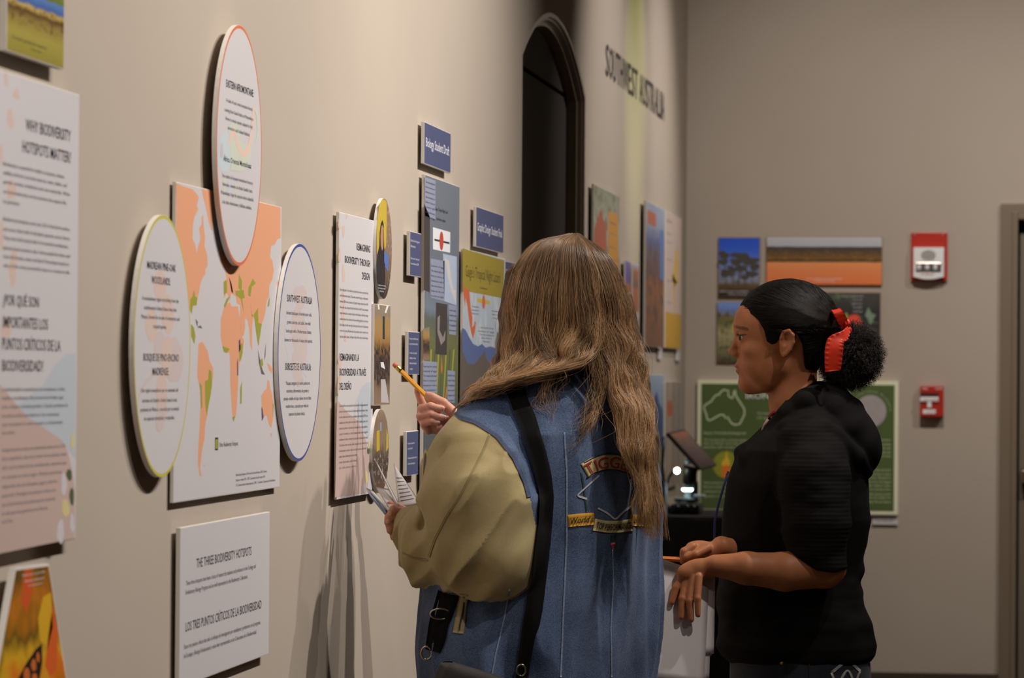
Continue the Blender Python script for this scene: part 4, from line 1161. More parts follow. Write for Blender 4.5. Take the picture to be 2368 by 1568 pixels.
# tablet
A, B, Cc, D = km(235, 275, -.06), km(690, 775, -.06), km(905, 715, .06), km(470, 225, .06)
Cc = B + (D - A)
nrm = (B - A).cross(D - A).normalized()
if nrm.z < 0:
    nrm = -nrm
bm = bmesh.new()
lo = [bm.verts.new(p) for p in (A, B, Cc, D)]
hi = [bm.verts.new(p + nrm * .012) for p in (A, B, Cc, D)]
bm.faces.new(lo)
bm.faces.new(hi)
for i in range(4):
    bm.faces.new((lo[i], lo[(i + 1) % 4], hi[(i + 1) % 4], hi[i]))
tb = link_bm('tablet', bm, mat('tablet_body', rgb(52, 42, 38), .4), root)
bm = bmesh.new()
cen = (A + B + Cc + D) / 4
bm.faces.new([bm.verts.new(cen + (p - cen) * .9 + nrm * .0128) for p in (A, B, Cc, D)])
link_bm('screen', bm, photo_mat('ph_screen', [(0, rgb(70, 52, 46)), (.5, rgb(96, 78, 74)), (.8, rgb(120, 90, 76)), (1, rgb(170, 98, 70))], .4, 5), tb)
# gooseneck lamp
lp = km(395, 775, -.03)
gl = empty('gooseneck_lamp', (km(330, 1370).x, MY + .02, tz), 'small wire gooseneck lamp with a bright bulb beside the microscope', 'lamp')
link_bm('lamp_base', lathe_bm([(.035, 0), (.035, .02), (.01, .026)], (km(250, 1370).x, MY + .05, tz), (0, 0, 1), 20), M_mblk, gl)
tube('gooseneck', [(km(250, 1370).x, MY + .05, tz + .02), km(225, 1180, .03), km(250, 1000, .02), km(290, 860, .01), km(340, 780, -.01), lp], .005, M_mblk, gl)
b_ = bmesh.new()
bmesh.ops.create_icosphere(b_, subdivisions=2, radius=.0105)
bmesh.ops.translate(b_, verts=b_.verts, vec=lp)
link_bm('bulb', b_, M_lamp, gl, True)
root = empty('stand', (km(200, 1370).x, MY + .1, tz), 'thin dark upright stand left of the microscope', 'stand')
tube('upright', [(km(195, 1300).x, MY + .14, tz), km(190, 700, .14), km(215, 300, .14)], .006, M_mblk, root)
box('foot', km(150, 1300).x - .02, km(195, 1300).x + .03, MY + .10, MY + .18, tz, tz + .012, M_mblk, root, .003)
root = empty('sample_box', (km(240, 1080).x, MY - .12, tz), 'small black sample box with a pale side left of the microscope', 'box')
sx0, sx1 = km(190, 1200).x, km(270, 1200).x
box('box_body', sx0, sx1, MY - .16, MY - .1, tz, km(230, 1020, -.12).z, M_mblk, root, .004)
box('pale_side', sx1, sx1 + .006, MY - .16, MY - .1, tz, km(230, 940, -.12).z, mat('pale_plastic', rgb(150, 180, 200), .4), root)

# ------------------------------------------------------------------ bodies: signed distance fields meshed with surface nets
# each person is laid out in photo-pixel units (x right, y down, w away) and placed by one rigid, uniformly scaled frame


def frame(D):
    s = D / FPX
    O = CAM + F_ * D
    return np.array(O), s


class Frame:
    def __init__(self, D):
        self.O, self.s = frame(D)
        self.A = np.array([R_, -U_, F_])     # rows: x, y(down), w

    def world(self, P):
        P = np.asarray(P, float)
        q = P - np.array([CX, CY, 0.0])
        return self.O + (q * self.s) @ self.A

    def pt(self, x, y, w=0.0):
        return Vector(self.world([px(x, y, w)])[0])

    def floor_y(self, x, w=0.0):
        """py at which the frame meets the floor"""
        p0 = self.world([[x, 0, w]])[0][2]
        p1 = self.world([[x, 1000, w]])[0][2]
        return 1000 * p0 / (p0 - p1)


def px(x, y, w=0.0):
    k = 1 + w / FPX
    return np.array([CX + (x - CX) * k, CY + (y - CY) * k, w], float)


_rng = np.random.RandomState(3)
_LAT = _rng.rand(32, 32, 32)


def vnoise(P, sx, sy=None, sw=None, seed=0):
    sy = sy or sx
    sw = sw or sx
    q = P / np.array([sx, sy, sw]) + seed * 7.31
    i = np.floor(q).astype(int)
    f = q - i
    f = f * f * (3 - 2 * f)
    out = 0
    for a in (0, 1):
        for b in (0, 1):
            for c in (0, 1):
                wgt = (f[:, 0] if a else 1 - f[:, 0]) * (f[:, 1] if b else 1 - f[:, 1]) * (f[:, 2] if c else 1 - f[:, 2])
                out = out + wgt * _LAT[(i[:, 0] + a) % 32, (i[:, 1] + b) % 32, (i[:, 2] + c) % 32]
    return out - .5


def cap(a, b, ra, rb):
    a, b = px(*a), px(*b)
    ab = b - a
    L = ab @ ab

    def f(P):
        d = P - a
        t = np.clip(d @ ab / L, 0, 1)
        return np.linalg.norm(d - t[:, None] * ab, axis=1) - (ra + (rb - ra) * t)
    return f


def chain(pts, rads):
    return [cap(pts[i], pts[i + 1], rads[i], rads[i + 1]) for i in range(len(pts) - 1)]


def rotm(ax, deg):
    return np.array(Matrix.Rotation(math.radians(deg), 3, ax))


def elp(c, r, M=None):
    c = px(*c)
    r = np.array(r, float)
    mr = r.min()

    def f(P):
        q = P - c
        if M is not None:
            q = q @ M
        k0 = np.linalg.norm(q / r, axis=1)
        k1 = np.linalg.norm(q / (r * r), axis=1)
        return np.where(k0 < 1e-6, -mr, k0 * (k0 - 1) / np.maximum(k1, 1e-9))
    return f


def loft(rows, yaw=0.0, e=2.3, wc=0.0):
    """rows: (y, cx, cw, a, b) cross-sections with half axes a (across) and b (front-back); yaw turns them about the vertical"""
    rows = sorted(rows)
    Y = np.array([r[0] for r in rows], float)
    T = np.array([r[1:] for r in rows], float)
    ca, sa = math.cos(yaw), math.sin(yaw)

    def f(P):
        y = P[:, 1]
        cx, cw, a, b = [np.interp(y, Y, T[:, k]) for k in range(4)]
        dx, dw = P[:, 0] - cx, P[:, 2] - cw
        u = dx * ca + dw * sa
        v = -dx * sa + dw * ca
        k = (np.abs(u / a) ** e + np.abs(v / b) ** e) ** (1 / e)
        d = (k - 1) * np.minimum(a, b)
        dy = np.maximum(Y[0] - y, y - Y[-1])
        return np.where(dy > 0, np.sqrt(np.maximum(d, 0) ** 2 + dy ** 2), np.maximum(d, dy))
    return f


def smin(a, b, k):
    h = np.clip(.5 + .5 * (b - a) / k, 0, 1)
    return b + (a - b) * h - k * h * (1 - h)


def union(fs, k=8.0):
    def f(P):
        d = fs[0](P)
        for g in fs[1:]:
            d = smin(d, g(P), k)
        return d
    return f


def carve(f, g, k=4.0):
    return lambda P: -smin(-f(P), g(P), k)


def surf(f, lo, hi, h, slack=1.35, levels=4):
    lo = np.array(lo, float)
    hi = np.array(hi, float)
    H = h * 2 ** levels
    n = np.ceil((hi - lo) / H).astype(int)
    g = np.stack(np.meshgrid(*[np.arange(k) for k in n], indexing='ij'), -1).reshape(-1, 3)
    for l in range(levels + 1):
        size = h * 2 ** (levels - l)
        d = f(lo + (g + .5) * size)
        g = g[np.abs(d) < size * .87 * slack + 2]
        if l < levels:
            g = (g[:, None, :] * 2 + np.array([[a, b, c] for a in (0, 1) for b in (0, 1) for c in (0, 1)])[None]).reshape(-1, 3)
    Mx = 1 << 20

    def key(a):
        a = a + 4
        return (a[..., 0] * Mx + a[..., 1]) * Mx + a[..., 2]
    offs = np.array([[a, b, c] for a in (0, 1) for b in (0, 1) for c in (0, 1)])
    corners = (g[:, None, :] + offs[None])
    ck = key(corners)
    uk, first, inv = np.unique(ck.reshape(-1), return_index=True, return_inverse=True)
    up = corners.reshape(-1, 3)[first]
    val = np.empty(len(up))
    for s in range(0, len(up), 400000):
        val[s:s + 400000] = f(lo + up[s:s + 400000] * h)
    cv = val[inv].reshape(-1, 8)
    mixed = (cv.min(1) < 0) & (cv.max(1) >= 0)
    g, cv = g[mixed], cv[mixed]
    acc = np.zeros((len(g), 3))
    cnt = np.zeros(len(g))
    for i in range(8):
        for ax in range(3):
            j = i | (4 >> ax)
            if j == i:
                continue
            a, b = cv[:, i], cv[:, j]
            m = (a < 0) != (b < 0)
            t = np.where(m, a / np.where(m, a - b, 1), 0)
            p = offs[i] + (offs[j] - offs[i])[None] * t[:, None]
            acc += p * m[:, None]
            cnt += m
    V = lo + (g + acc / cnt[:, None]) * h
    gk = key(g)
    order = np.argsort(gk)
    sk = gk[order]

    def look(a):
        k = key(a)
        i = np.clip(np.searchsorted(sk, k), 0, len(sk) - 1)
        return np.where(sk[i] == k, order[i], -1)
    faces = []
    idx = np.arange(len(g))
    for ax in range(3):
        j = 4 >> ax
        a, b = cv[:, 0], cv[:, j]
        m = (a < 0) != (b < 0)
        e1, e2 = np.eye(3, dtype=int)[(ax + 1) % 3], np.eye(3, dtype=int)[(ax + 2) % 3]
        gm = g[m]
        q = np.stack([idx[m], look(gm - e1), look(gm - e1 - e2), look(gm - e2)], 1)
        ok = (q >= 0).all(1)
        q = q[ok]
        flip = (a[m] < 0)[ok]
        q[~flip] = q[~flip][:, ::-1]
        faces.append(q)
    Fq = np.concatenate(faces)
    return V, Fq


def mesh_np(name, V, Fq, material, parent=None, smooth=True):
    me = bpy.data.meshes.new(name)
    me.vertices.add(len(V))
    me.vertices.foreach_set('co', np.asarray(V, np.float32).ravel())
    nf = len(Fq)
    k = Fq.shape[1]
    me.loops.add(nf * k)
    me.loops.foreach_set('vertex_index', Fq.astype(np.int32).ravel())
    me.polygons.add(nf)
    me.polygons.foreach_set('loop_start', (np.arange(nf) * k).astype(np.int32))
    me.polygons.foreach_set('loop_total', np.full(nf, k, np.int32))
    me.update(calc_edges=True)
    me.validate()
    me.materials.append(material)
    if smooth:
        me.shade_smooth()
    o = bpy.data.objects.new(name, me)
    C.objects.link(o)
    if parent:
        set_parent(o, parent)
    return o


def sub_mesh(V, Fq, mask):
    Fs = Fq[mask]
    u, inv = np.unique(Fs.ravel(), return_inverse=True)
    return V[u], inv.reshape(Fs.shape)


from mathutils.bvhtree import BVHTree


class Surface:
    """drop points given as photo px onto a finished surface (px space, looking along +w)"""

    def __init__(self, V, Fq):
        self.t = BVHTree.FromPolygons([tuple(v) for v in V], [tuple(int(i) for i in f) for f in Fq])

    def hit(self, x, y, lift=1.0):
        # undo perspective: march the true view line
        o = Vector(px(x, y, -900))
        d = (Vector(px(x, y, 900)) - o).normalized()
        p, n, i, dist = self.t.ray_cast(o, d)
        if p is None:
            return None, None
        if n.dot(d) > 0:
            n = -n
        return np.array(p + n * lift), np.array(n)


def ribbon_on(sf, fr, name, pts, width, material, parent, thick=2.0, lift=.5, step=8.0):
    """a band lying on a surface along a px polyline; width may vary along it"""
    P = []
    wd = width if isinstance(width, (list, tuple)) else [width] * len(pts)
    for (a, b), (wa, wb) in zip(zip(pts, pts[1:]), zip(wd, wd[1:])):
        L = math.hypot(b[0] - a[0], b[1] - a[1])
        m = max(1, int(L / step))
        for k in range(m):
            t = k / m
            P.append((a[0] + (b[0] - a[0]) * t, a[1] + (b[1] - a[1]) * t, wa + (wb - wa) * t))
    P.append((*pts[-1], wd[-1]))
    rows = []
    for i, (x, y, wv) in enumerate(P):
        x0, y0, _ = P[max(0, i - 1)]
        x1, y1, _ = P[min(len(P) - 1, i + 1)]
        tx, ty = x1 - x0, y1 - y0
        l = math.hypot(tx, ty) or 1
        nx, ny = -ty / l, tx / l
        row = []
        for q in (-.5, -.25, 0, .25, .5):
            p, n = sf.hit(x + nx * wv * q, y + ny * wv * q, lift + thick)
            row.append(p)
        rows.append(row)
    for r in rows:
        good = [p for p in r if p is not None]
        if not good:
            continue
        for i in range(5):
            if r[i] is None:
                r[i] = min(good, key=lambda g: 0)
    rows = [r for r in rows if r[0] is not None]
    if len(rows) < 2:
        return None
    A = np.array(rows)
    # smooth along
    for _ in range(2):
        A[1:-1] = (A[:-2] + 2 * A[1:-1] + A[2:]) / 4
    n = len(A)
    top = fr.world(A.reshape(-1, 3))
    inner = A.copy()
    inner[:, :, 2] += thick + 1.0
    bot = fr.world(inner.reshape(-1, 3))
    V = np.concatenate([top, bot])
    fs = []
    N = n * 5
    for i in range(n - 1):
        for q in range(4):
            a = i * 5 + q
            fs.append((a, a + 1, a + 6, a + 5))
            fs.append((a + N, a + 5 + N, a + 6 + N, a + 1 + N))
        for q in (0, 4):
            a = i * 5 + q
            fs.append((a, a + 5, a + 5 + N, a + N))
    for i in (0, n - 1):
        for q in range(4):
            a = i * 5 + q
            fs.append((a, a + N, a + 1 + N, a + 1))
    return link_mesh(name, V, fs, material, parent, True)


def hair_mat(name, root_c, tip_c, rough=.32, var=.5, tone=False, spec=.5):
    m = bpy.data.materials.new(name)
    m.use_nodes = True
    nt = m.node_tree
    b = nt.nodes['Principled BSDF']
    b.inputs['Roughness'].default_value = rough
    b.inputs['Specular IOR Level'].default_value = spec
    hi = nt.nodes.new('ShaderNodeHairInfo')
    r = nt.nodes.new('ShaderNodeValToRGB')
    r.color_ramp.elements[0].color = (*root_c, 1)
    r.color_ramp.elements[1].color = (*tip_c, 1)
    r.color_ramp.elements[0].position = .05
    r.color_ramp.elements[1].position = .75
    nt.links.new(hi.outputs['Intercept'], r.inputs['Fac'])
    mr = nt.nodes.new('ShaderNodeMapRange')
    mr.inputs['To Min'].default_value = 1 - var
    mr.inputs['To Max'].default_value = 1 + var
    nt.links.new(hi.outputs['Random'], mr.inputs['Value'])
    mx = nt.nodes.new('ShaderNodeVectorMath')
    mx.operation = 'SCALE'
    nt.links.new(r.outputs['Color'], mx.inputs[0])
    if tone:
        at = nt.nodes.new('ShaderNodeAttribute')
        at.attribute_name = 'tone'
        m2 = nt.nodes.new('ShaderNodeMapRange')
        m2.inputs['To Min'].default_value = .5
        m2.inputs['To Max'].default_value = 1.55
        nt.links.new(at.outputs['Fac'], m2.inputs['Value'])
        mm = nt.nodes.new('ShaderNodeMath')
        mm.operation = 'MULTIPLY'
        nt.links.new(mr.outputs[0], mm.inputs[0])
        nt.links.new(m2.outputs[0], mm.inputs[1])
        nt.links.new(mm.outputs[0], mx.inputs['Scale'])
    else:
        nt.links.new(mr.outputs[0], mx.inputs['Scale'])
    nt.links.new(mx.outputs[0], b.inputs['Base Color'])
    return m


def strands(name, world_pts, r0, r1, material, parent, tone=None):
    """world_pts: array (n strands, k points, 3)"""
    n, k, _ = world_pts.shape
    hc = bpy.data.hair_curves.new(name)
    hc.add_curves([k] * n)
    hc.attributes['position'].data.foreach_set('vector', np.asarray(world_pts, np.float32).ravel())
    at = hc.attributes.get('radius') or hc.attributes.new('radius', 'FLOAT', 'POINT')
    at.data.foreach_set('value', np.tile(np.linspace(r0, r1, k), n).astype(np.float32))
    if tone is not None:
        ta = hc.attributes.new('tone', 'FLOAT', 'CURVE')
        ta.data.foreach_set('value', np.asarray(tone, np.float32))
    hc.materials.append(material)
    o = bpy.data.objects.new(name, hc)
    C.objects.link(o)
    set_parent(o, parent)
    return o


def spline(P, m):
    """Catmull-Rom resample of (k,3) to m points"""
    P = np.asarray(P, float)
    k = len(P)
    Q = np.concatenate([[2 * P[0] - P[1]], P, [2 * P[-1] - P[-2]]])
    t = np.linspace(0, k - 1 - 1e-6, m)
    i = t.astype(int)
    f = (t - i)[:, None]
    p0, p1, p2, p3 = Q[i], Q[i + 1], Q[i + 2], Q[i + 3]
    return .5 * (2 * p1 + (p2 - p0) * f + (2 * p0 - 5 * p1 + 4 * p2 - p3) * f ** 2 + (3 * p1 - p0 - 3 * p2 + p3) * f ** 3)


def cloth_mat(name, col, col2, fine=900.0, rough=.85, bump=.3, rib=None, wear=.25, sheen=.12, spec=.2):
    m = bpy.data.materials.new(name)
    MATS[name] = m
    m.use_nodes = True
    nt = m.node_tree
    b = nt.nodes['Principled BSDF']
    b.inputs['Roughness'].default_value = rough
    b.inputs['Specular IOR Level'].default_value = spec
    b.inputs['Sheen Weight'].default_value = sheen
    tc = nt.nodes.new('ShaderNodeTexCoord')
    n1 = nt.nodes.new('ShaderNodeTexNoise')
    n1.inputs['Scale'].default_value = fine
    n1.inputs['Detail'].default_value = 3
    n2 = nt.nodes.new('ShaderNodeTexNoise')
    n2.inputs['Scale'].default_value = 9
    n2.inputs['Detail'].default_value = 4
    for n in (n1, n2):
        nt.links.new(tc.outputs['Object'], n.inputs['Vector'])
    ad = nt.nodes.new('ShaderNodeMix')
    ad.data_type = 'FLOAT'
    ad.inputs[0].default_value = wear * 2
    nt.links.new(n1.outputs['Fac'], ad.inputs[2])
    nt.links.new(n2.outputs['Fac'], ad.inputs[3])
    r = nt.nodes.new('ShaderNodeValToRGB')
    r.color_ramp.elements[0].position, r.color_ramp.elements[1].position = .36, .66
    r.color_ramp.elements[0].color = (*col, 1)
    r.color_ramp.elements[1].color = (*col2, 1)
    nt.links.new(ad.outputs[0], r.inputs['Fac'])
    nt.links.new(r.outputs['Color'], b.inputs['Base Color'])
    bp = nt.nodes.new('ShaderNodeBump')
    bp.inputs['Strength'].default_value = bump
    bp.inputs['Distance'].default_value = .001
    if rib:
        wv = nt.nodes.new('ShaderNodeTexWave')
        wv.bands_direction = 'Z'
        wv.inputs['Scale'].default_value = rib
        wv.inputs['Distortion'].default_value = 1.2
        nt.links.new(tc.outputs['Object'], wv.inputs['Vector'])
        nt.links.new(wv.outputs['Fac'], bp.inputs['Height'])
        bp.inputs['Distance'].default_value = .004
    else:
        nt.links.new(n1.outputs['Fac'], bp.inputs['Height'])
    nt.links.new(bp.outputs['Normal'], b.inputs['Normal'])
    return m


def skin_mat(name, col, spec=.35, rough=.5):
    m = bpy.data.materials.new(name)
    m.use_nodes = True
    nt = m.node_tree
    b = nt.nodes['Principled BSDF']
    b.inputs['Roughness'].default_value = rough
    b.inputs['Specular IOR Level'].default_value = spec
    b.inputs['Subsurface Weight'].default_value = .12
    b.inputs['Subsurface Radius'].default_value = (.012, .005, .003)
    b.inputs['Subsurface Scale'].default_value = .6
    at = nt.nodes.new('ShaderNodeAttribute')
    at.attribute_name = 'tint'
    tc = nt.nodes.new('ShaderNodeTexCoord')
    n = nt.nodes.new('ShaderNodeTexNoise')
    n.inputs['Scale'].default_value = 40
    n.inputs['Detail'].default_value = 5
    nt.links.new(tc.outputs['Object'], n.inputs['Vector'])
    r = nt.nodes.new('ShaderNodeValToRGB')
    r.color_ramp.elements[0].position, r.color_ramp.elements[1].position = .3, .7
    r.color_ramp.elements[0].color = (*[c * .88 for c in col], 1)
    r.color_ramp.elements[1].color = (*[min(1, c * 1.1) for c in col], 1)
    nt.links.new(n.outputs['Fac'], r.inputs['Fac'])
    mx = nt.nodes.new('ShaderNodeMix')
    mx.data_type = 'RGBA'
    mx.blend_type = 'MULTIPLY'
    mx.inputs['Factor'].default_value = 1
    nt.links.new(r.outputs['Color'], mx.inputs['A'])
    nt.links.new(at.outputs['Color'], mx.inputs['B'])
    nt.links.new(mx.outputs['Result'], b.inputs['Base Color'])
    return m


def set_tint(o, cols):
    a = o.data.color_attributes.new('tint', 'FLOAT_COLOR', 'POINT')
    a.data.foreach_set('color', np.concatenate([cols, np.ones((len(cols), 1))], 1).astype(np.float32).ravel())


def poly_sd(poly):
    """2-D signed distance to a px polygon, in x,y"""
    A = np.array(poly, float)
    B = np.roll(A, -1, 0)

    def f(P):
        p = P[:, :2]
        d = np.full(len(p), 1e9)
        inside = np.zeros(len(p), bool)
        for a, b in zip(A, B):
            ab = b - a
            t = np.clip(((p - a) @ ab) / max(ab @ ab, 1e-9), 0, 1)
            d = np.minimum(d, np.linalg.norm(p - a - t[:, None] * ab, axis=1))
            c = (a[1] > p[:, 1]) != (b[1] > p[:, 1])
            xx = a[0] + (p[:, 1] - a[1]) / (b[1] - a[1] if b[1] != a[1] else 1e-9) * ab[0]
            inside ^= c & (p[:, 0] < xx)
        return np.where(inside, -d, d)
    return f


def pencil(name, label, a, b, cols, fr=None, r=4.6, eraser_at_a=True):
    A, B = fr.pt(*a), fr.pt(*b)
    s = fr.s
    root = empty(name, A, label, 'pencil')
    d = (B - A).normalized()
    L = (B - A).length
    rr = r * s
    link_bm('shaft', lathe_bm([(rr, 26 * s), (rr, L - 22 * s)], A, d, 6), cols[0], root)
    link_bm('wood_cone', lathe_bm([(rr, L - 22 * s), (rr * .25, L - 4 * s)], A, d, 10), cols[1], root)
    link_bm('lead', lathe_bm([(rr * .25, L - 4 * s), (rr * .04, L)], A, d, 8), M_ink, root)
    link_bm('ferrule', lathe_bm([(rr * 1.02, 11 * s), (rr * 1.08, 13 * s), (rr * .98, 15 * s), (rr * 1.08, 19 * s), (rr * .98, 21 * s), (rr * 1.05, 26 * s)], A, d, 14), cols[2], root, True)
    link_bm('eraser', lathe_bm([(rr * .7, 0), (rr, 3 * s), (rr, 12 * s)], A, d, 14), cols[3], root, True)
    return root

# ------------------------------------------------------------------ person in the black hoodie (profile)
G1 = Frame(7.2)
fy = G1.floor_y(1840)
girl = empty('person', G1.pt(1840, fy, 0), 'person in profile in a black hooded jacket, curly hair tied with red ribbon', 'person')
M_skin1 = skin_mat('skin_brown', rgb(178, 114, 76), .3, .5)
M_hood = cloth_mat('hoodie_black', rgb(20, 18, 18), rgb(27, 25, 24), 700, .85, .2, None, .2, 0, .12)
M_rib = cloth_mat('hoodie_ribbed', rgb(20, 18, 18), rgb(27, 25, 24), 700, .85, .13, 37.0, .2, 0, .12)
M_jean = cloth_mat('jeans_dark', rgb(34, 38, 48), rgb(56, 60, 70), 800, .8, .3)

cran = elp((1822, 748, 0), (114, 98, 82))
occ = elp((1848, 812, 0), (50, 58, 60))
face_parts = [
    cran, occ,
    elp((1768, 812, 0), (60, 92, 62)),
    elp((1752, 752, 0), (54, 60, 62)),
]
jaw = chain([(1804, 848, -38), (1768, 880, -26), (1734, 886, 0)], [24, 20, 20]) + chain([(1804, 848, 38), (1768, 880, 26), (1734, 886, 0)], [24, 20, 20])
neck = chain([(1838, 850, 0), (1836, 930, 0), (1850, 1010, 0)], [50, 55, 66])
base = union(face_parts + jaw, 22)
base = union([base] + neck, 16)
feat = [
    cap((1712, 768, 0), (1697, 808, 0), 8, 9),                      # bridge
    elp((1695, 814, 0), (11, 9.5, 12)),                             # tip
    elp((1703, 819, -11), (10, 8, 7)), elp((1703, 819, 11), (10, 8, 7)),
    cap((1708, 758, -10), (1724, 757, -40), 7, 7), cap((1708, 758, 10), (1724, 757, 40), 7, 7),
]
lips = union([elp((1706.5, 845.5, 0), (9, 5.4, 18)), elp((1710, 858, 0), (8.5, 6.0, 15))], 1.6)
chin = elp((1728, 888, 0), (18, 17, 20))
cheek = [elp((1744, 812, -38), (28, 24, 24)), elp((1744, 812, 38), (28, 24, 24))]
head = union([base] + cheek + [elp((1729, 846, 0), (26, 26, 36)), elp((1758, 846, -34), (36, 38, 26)), elp((1758, 846, 34), (36, 38, 26))], 14)
head = union([head] + feat, 7)
head = union([head, lips], 4)
head = union([head, chin], 10)
for sgn in (-1, 1):
    head = carve(head, elp((1706, 779, 33 * sgn), (13, 9, 18)), 8)
    lid = elp((1722, 780, 31 * sgn), (15, 14, 15))
    head = union([head, lid], 4)
    head = carve(head, elp((1706, 780.5, 33 * sgn), (13.5, 4.6, 17)), 1.5)
    ear = union([elp((1819, 789, 78 * sgn), (16, 25, 8), rotm('Z', 12)), elp((1812, 812, 75 * sgn), (8.5, 13, 7))], 6)
    ear = carve(ear, elp((1817, 789, 88 * sgn), (8.5, 14, 8), rotm('Z', 12)), 3)
    rim = chain([(1806, 782, 82 * sgn), (1812, 768, 84 * sgn), (1824, 765, 85 * sgn), (1833, 775, 85 * sgn), (1834, 792, 84 * sgn), (1826, 808, 82 * sgn), (1815, 820, 79 * sgn)], [4, 4.5, 5, 5, 4.5, 5, 7])
    ear = union([ear] + rim, 3)
    head = union([head, ear], 3)
head = carve(head, elp((1699, 825, -6), (5, 2.2, 3.5)), 1.5)
head = carve(head, elp((1699, 852, 0), (7, 1.1, 16)), 1.2)

arm_n = chain([(1885, 1130, -172), (1908, 1312, -188), (1815, 1322, -212), (1725, 1314, -216), (1655, 1308, -213)], [44, 46, 43, 36, 25])
hand_n = [elp((1612, 1318, -213), (46, 25, 17), rotm('Z', -14)), elp((1588, 1328, -213), (20, 18, 17))]
fing_n = []
for pts, r in (([(1582, 1330, -208), (1563, 1360, -218), (1554, 1393, -226)], (10, 8.4, 6.6)), ([(1590, 1334, -215), (1578, 1384, -230), (1575, 1427, -238)], (10.5, 8.8, 7)),
               ([(1602, 1336, -222), (1595, 1390, -238), (1598, 1433, -244)], (10.5, 8.8, 7)), ([(1616, 1334, -228), (1613, 1384, -246), (1614, 1422, -248)], (9.5, 8, 6.4)),
               ([(1630, 1316, -195), (1604, 1340, -176), (1592, 1372, -180)], (12, 10, 8))):
    fing_n.append(union(chain(pts, r), 3))
arm_f = chain([(1870, 1090, 165), (1860, 1300, 170), (1760, 1300, 20), (1668, 1264, -118)], [46, 44, 36, 24])
hand_f = [elp((1628, 1272, -126), (42, 21, 18), rotm('Z', 10)), elp((1602, 1274, -130), (16, 15, 18))]
fing_f = []
for pts, r in (([(1602, 1264, -140), (1582, 1276, -148), (1579, 1297, -150)], (10, 9.5, 8)), ([(1600, 1276, -132), (1582, 1288, -136), (1588, 1306, -138)], (10, 9.5, 8)),
               ([(1606, 1282, -122), (1590, 1298, -124), (1600, 1312, -126)], (10, 9, 8)), ([(1616, 1286, -112), (1602, 1302, -114), (1612, 1314, -116)], (9, 8.5, 7.5)),
               ([(1636, 1268, -144), (1608, 1282, -158), (1588, 1289, -158)], (11, 10, 8))):
    fing_f.append(union(chain(pts, r), 3))
torso_core = chain([(1850, 1010, 0), (1840, 1120, 0), (1838, 1480, 0)], [66, 110, 110])
shoulders = [cap((1850, 1060, -95), (1850, 1060, 95), 50, 50)]
armN = union([union(arm_n, 10)] + hand_n, 10)
armF = union([union(arm_f, 10)] + hand_f, 10)
limbs = [union([armN] + fing_n, 2.2), union([armF] + fing_f, 2.5)]
bodyf = union([head, union(torso_core + shoulders, 30)], 14)


def girl_f(P):
    d = bodyf(P)
    for l in limbs:
        d = smin(d, l(P), 6)
    return d


V, Fq = surf(girl_f, (1520, 630, -290), (2000, 1600, 270), 2.6)
body = mesh_np('body', G1.world(V), Fq, M_skin1, girl)
tint = np.ones((len(V), 3))
lipm = np.clip(1.2 - np.sqrt(((V[:, 0] - 1702) / 13) ** 2 + ((V[:, 1] - 852) / 13) ** 2 + (V[:, 2] / 22) ** 2), 0, .25) * 4
tint *= 1 - lipm[:, None] * np.array([.12, .2, .16])
aw = np.abs(V[:, 2])
brow = ((V[:, 0] - 1712) / 17) ** 2 + ((V[:, 1] - (756 + (V[:, 0] - 1700) * .22)) / 3.9) ** 2
brm = np.clip(1.4 - brow, 0, .6) / .6 * (aw < 58) * (aw > 6)
tint *= 1 - .62 * brm[:, None]
lash = np.clip(1.3 - (((V[:, 0] - 1712) / 11) ** 2 + ((V[:, 1] - 774.5) / 2.6) ** 2), 0, .5) * 2 * (aw < 55) * (aw > 14)
tint *= 1 - .8 * lash[:, None]
cav = np.clip((V[:, 1] - 1200) / 400, 0, 1)
set_tint(body, tint)
for sgn in (-1, 1):
    c = px(1722, 780, 31 * sgn)
    b_ = bmesh.new()
    bmesh.ops.create_uvsphere(b_, u_segments=24, v_segments=16, radius=13.0 * G1.s)
    bmesh.ops.translate(b_, verts=b_.verts, vec=G1.world([c])[0])
    ey = link_bm('eye', b_, mat('eye_white', rgb(196, 188, 184), .25), girl, True)
    b_ = bmesh.new()
    bmesh.ops.create_uvsphere(b_, u_segments=20, v_segments=12, radius=7.0 * G1.s)
    bmesh.ops.scale(b_, verts=b_.verts, vec=(.35, 1, 1))
    bmesh.ops.translate(b_, verts=b_.verts, vec=G1.world([c + np.array([-11.2, .3, 3.5 * sgn])])[0])
    link_bm('iris', b_, mat('iris_dark', rgb(40, 26, 20), .15), ey, True)

# hair cap
HL = [(1700, 706), (1712, 712), (1726, 726), (1748, 741), (1762, 764), (1768, 790), (1780, 797), (1790, 793), (1800, 776), (1812, 763), (1826, 763), (1838, 774), (1850, 798), (1855, 837), (1860, 866), (1886, 884), (2010, 900), (2010, 600), (1680, 600), (1690, 690)]
hl = poly_sd(HL)
capf0 = union([elp((1822, 748, 0), (121, 104, 88)), elp((1852, 812, 0), (54, 62, 66)), elp((1930, 770, 0), (22, 24, 26))], 22)


def hair_cap(P):
    g = vnoise(P, 26, 9, 9, 2) * 1.6
    return -smin(-(capf0(P) + g), -hl(P), 5)


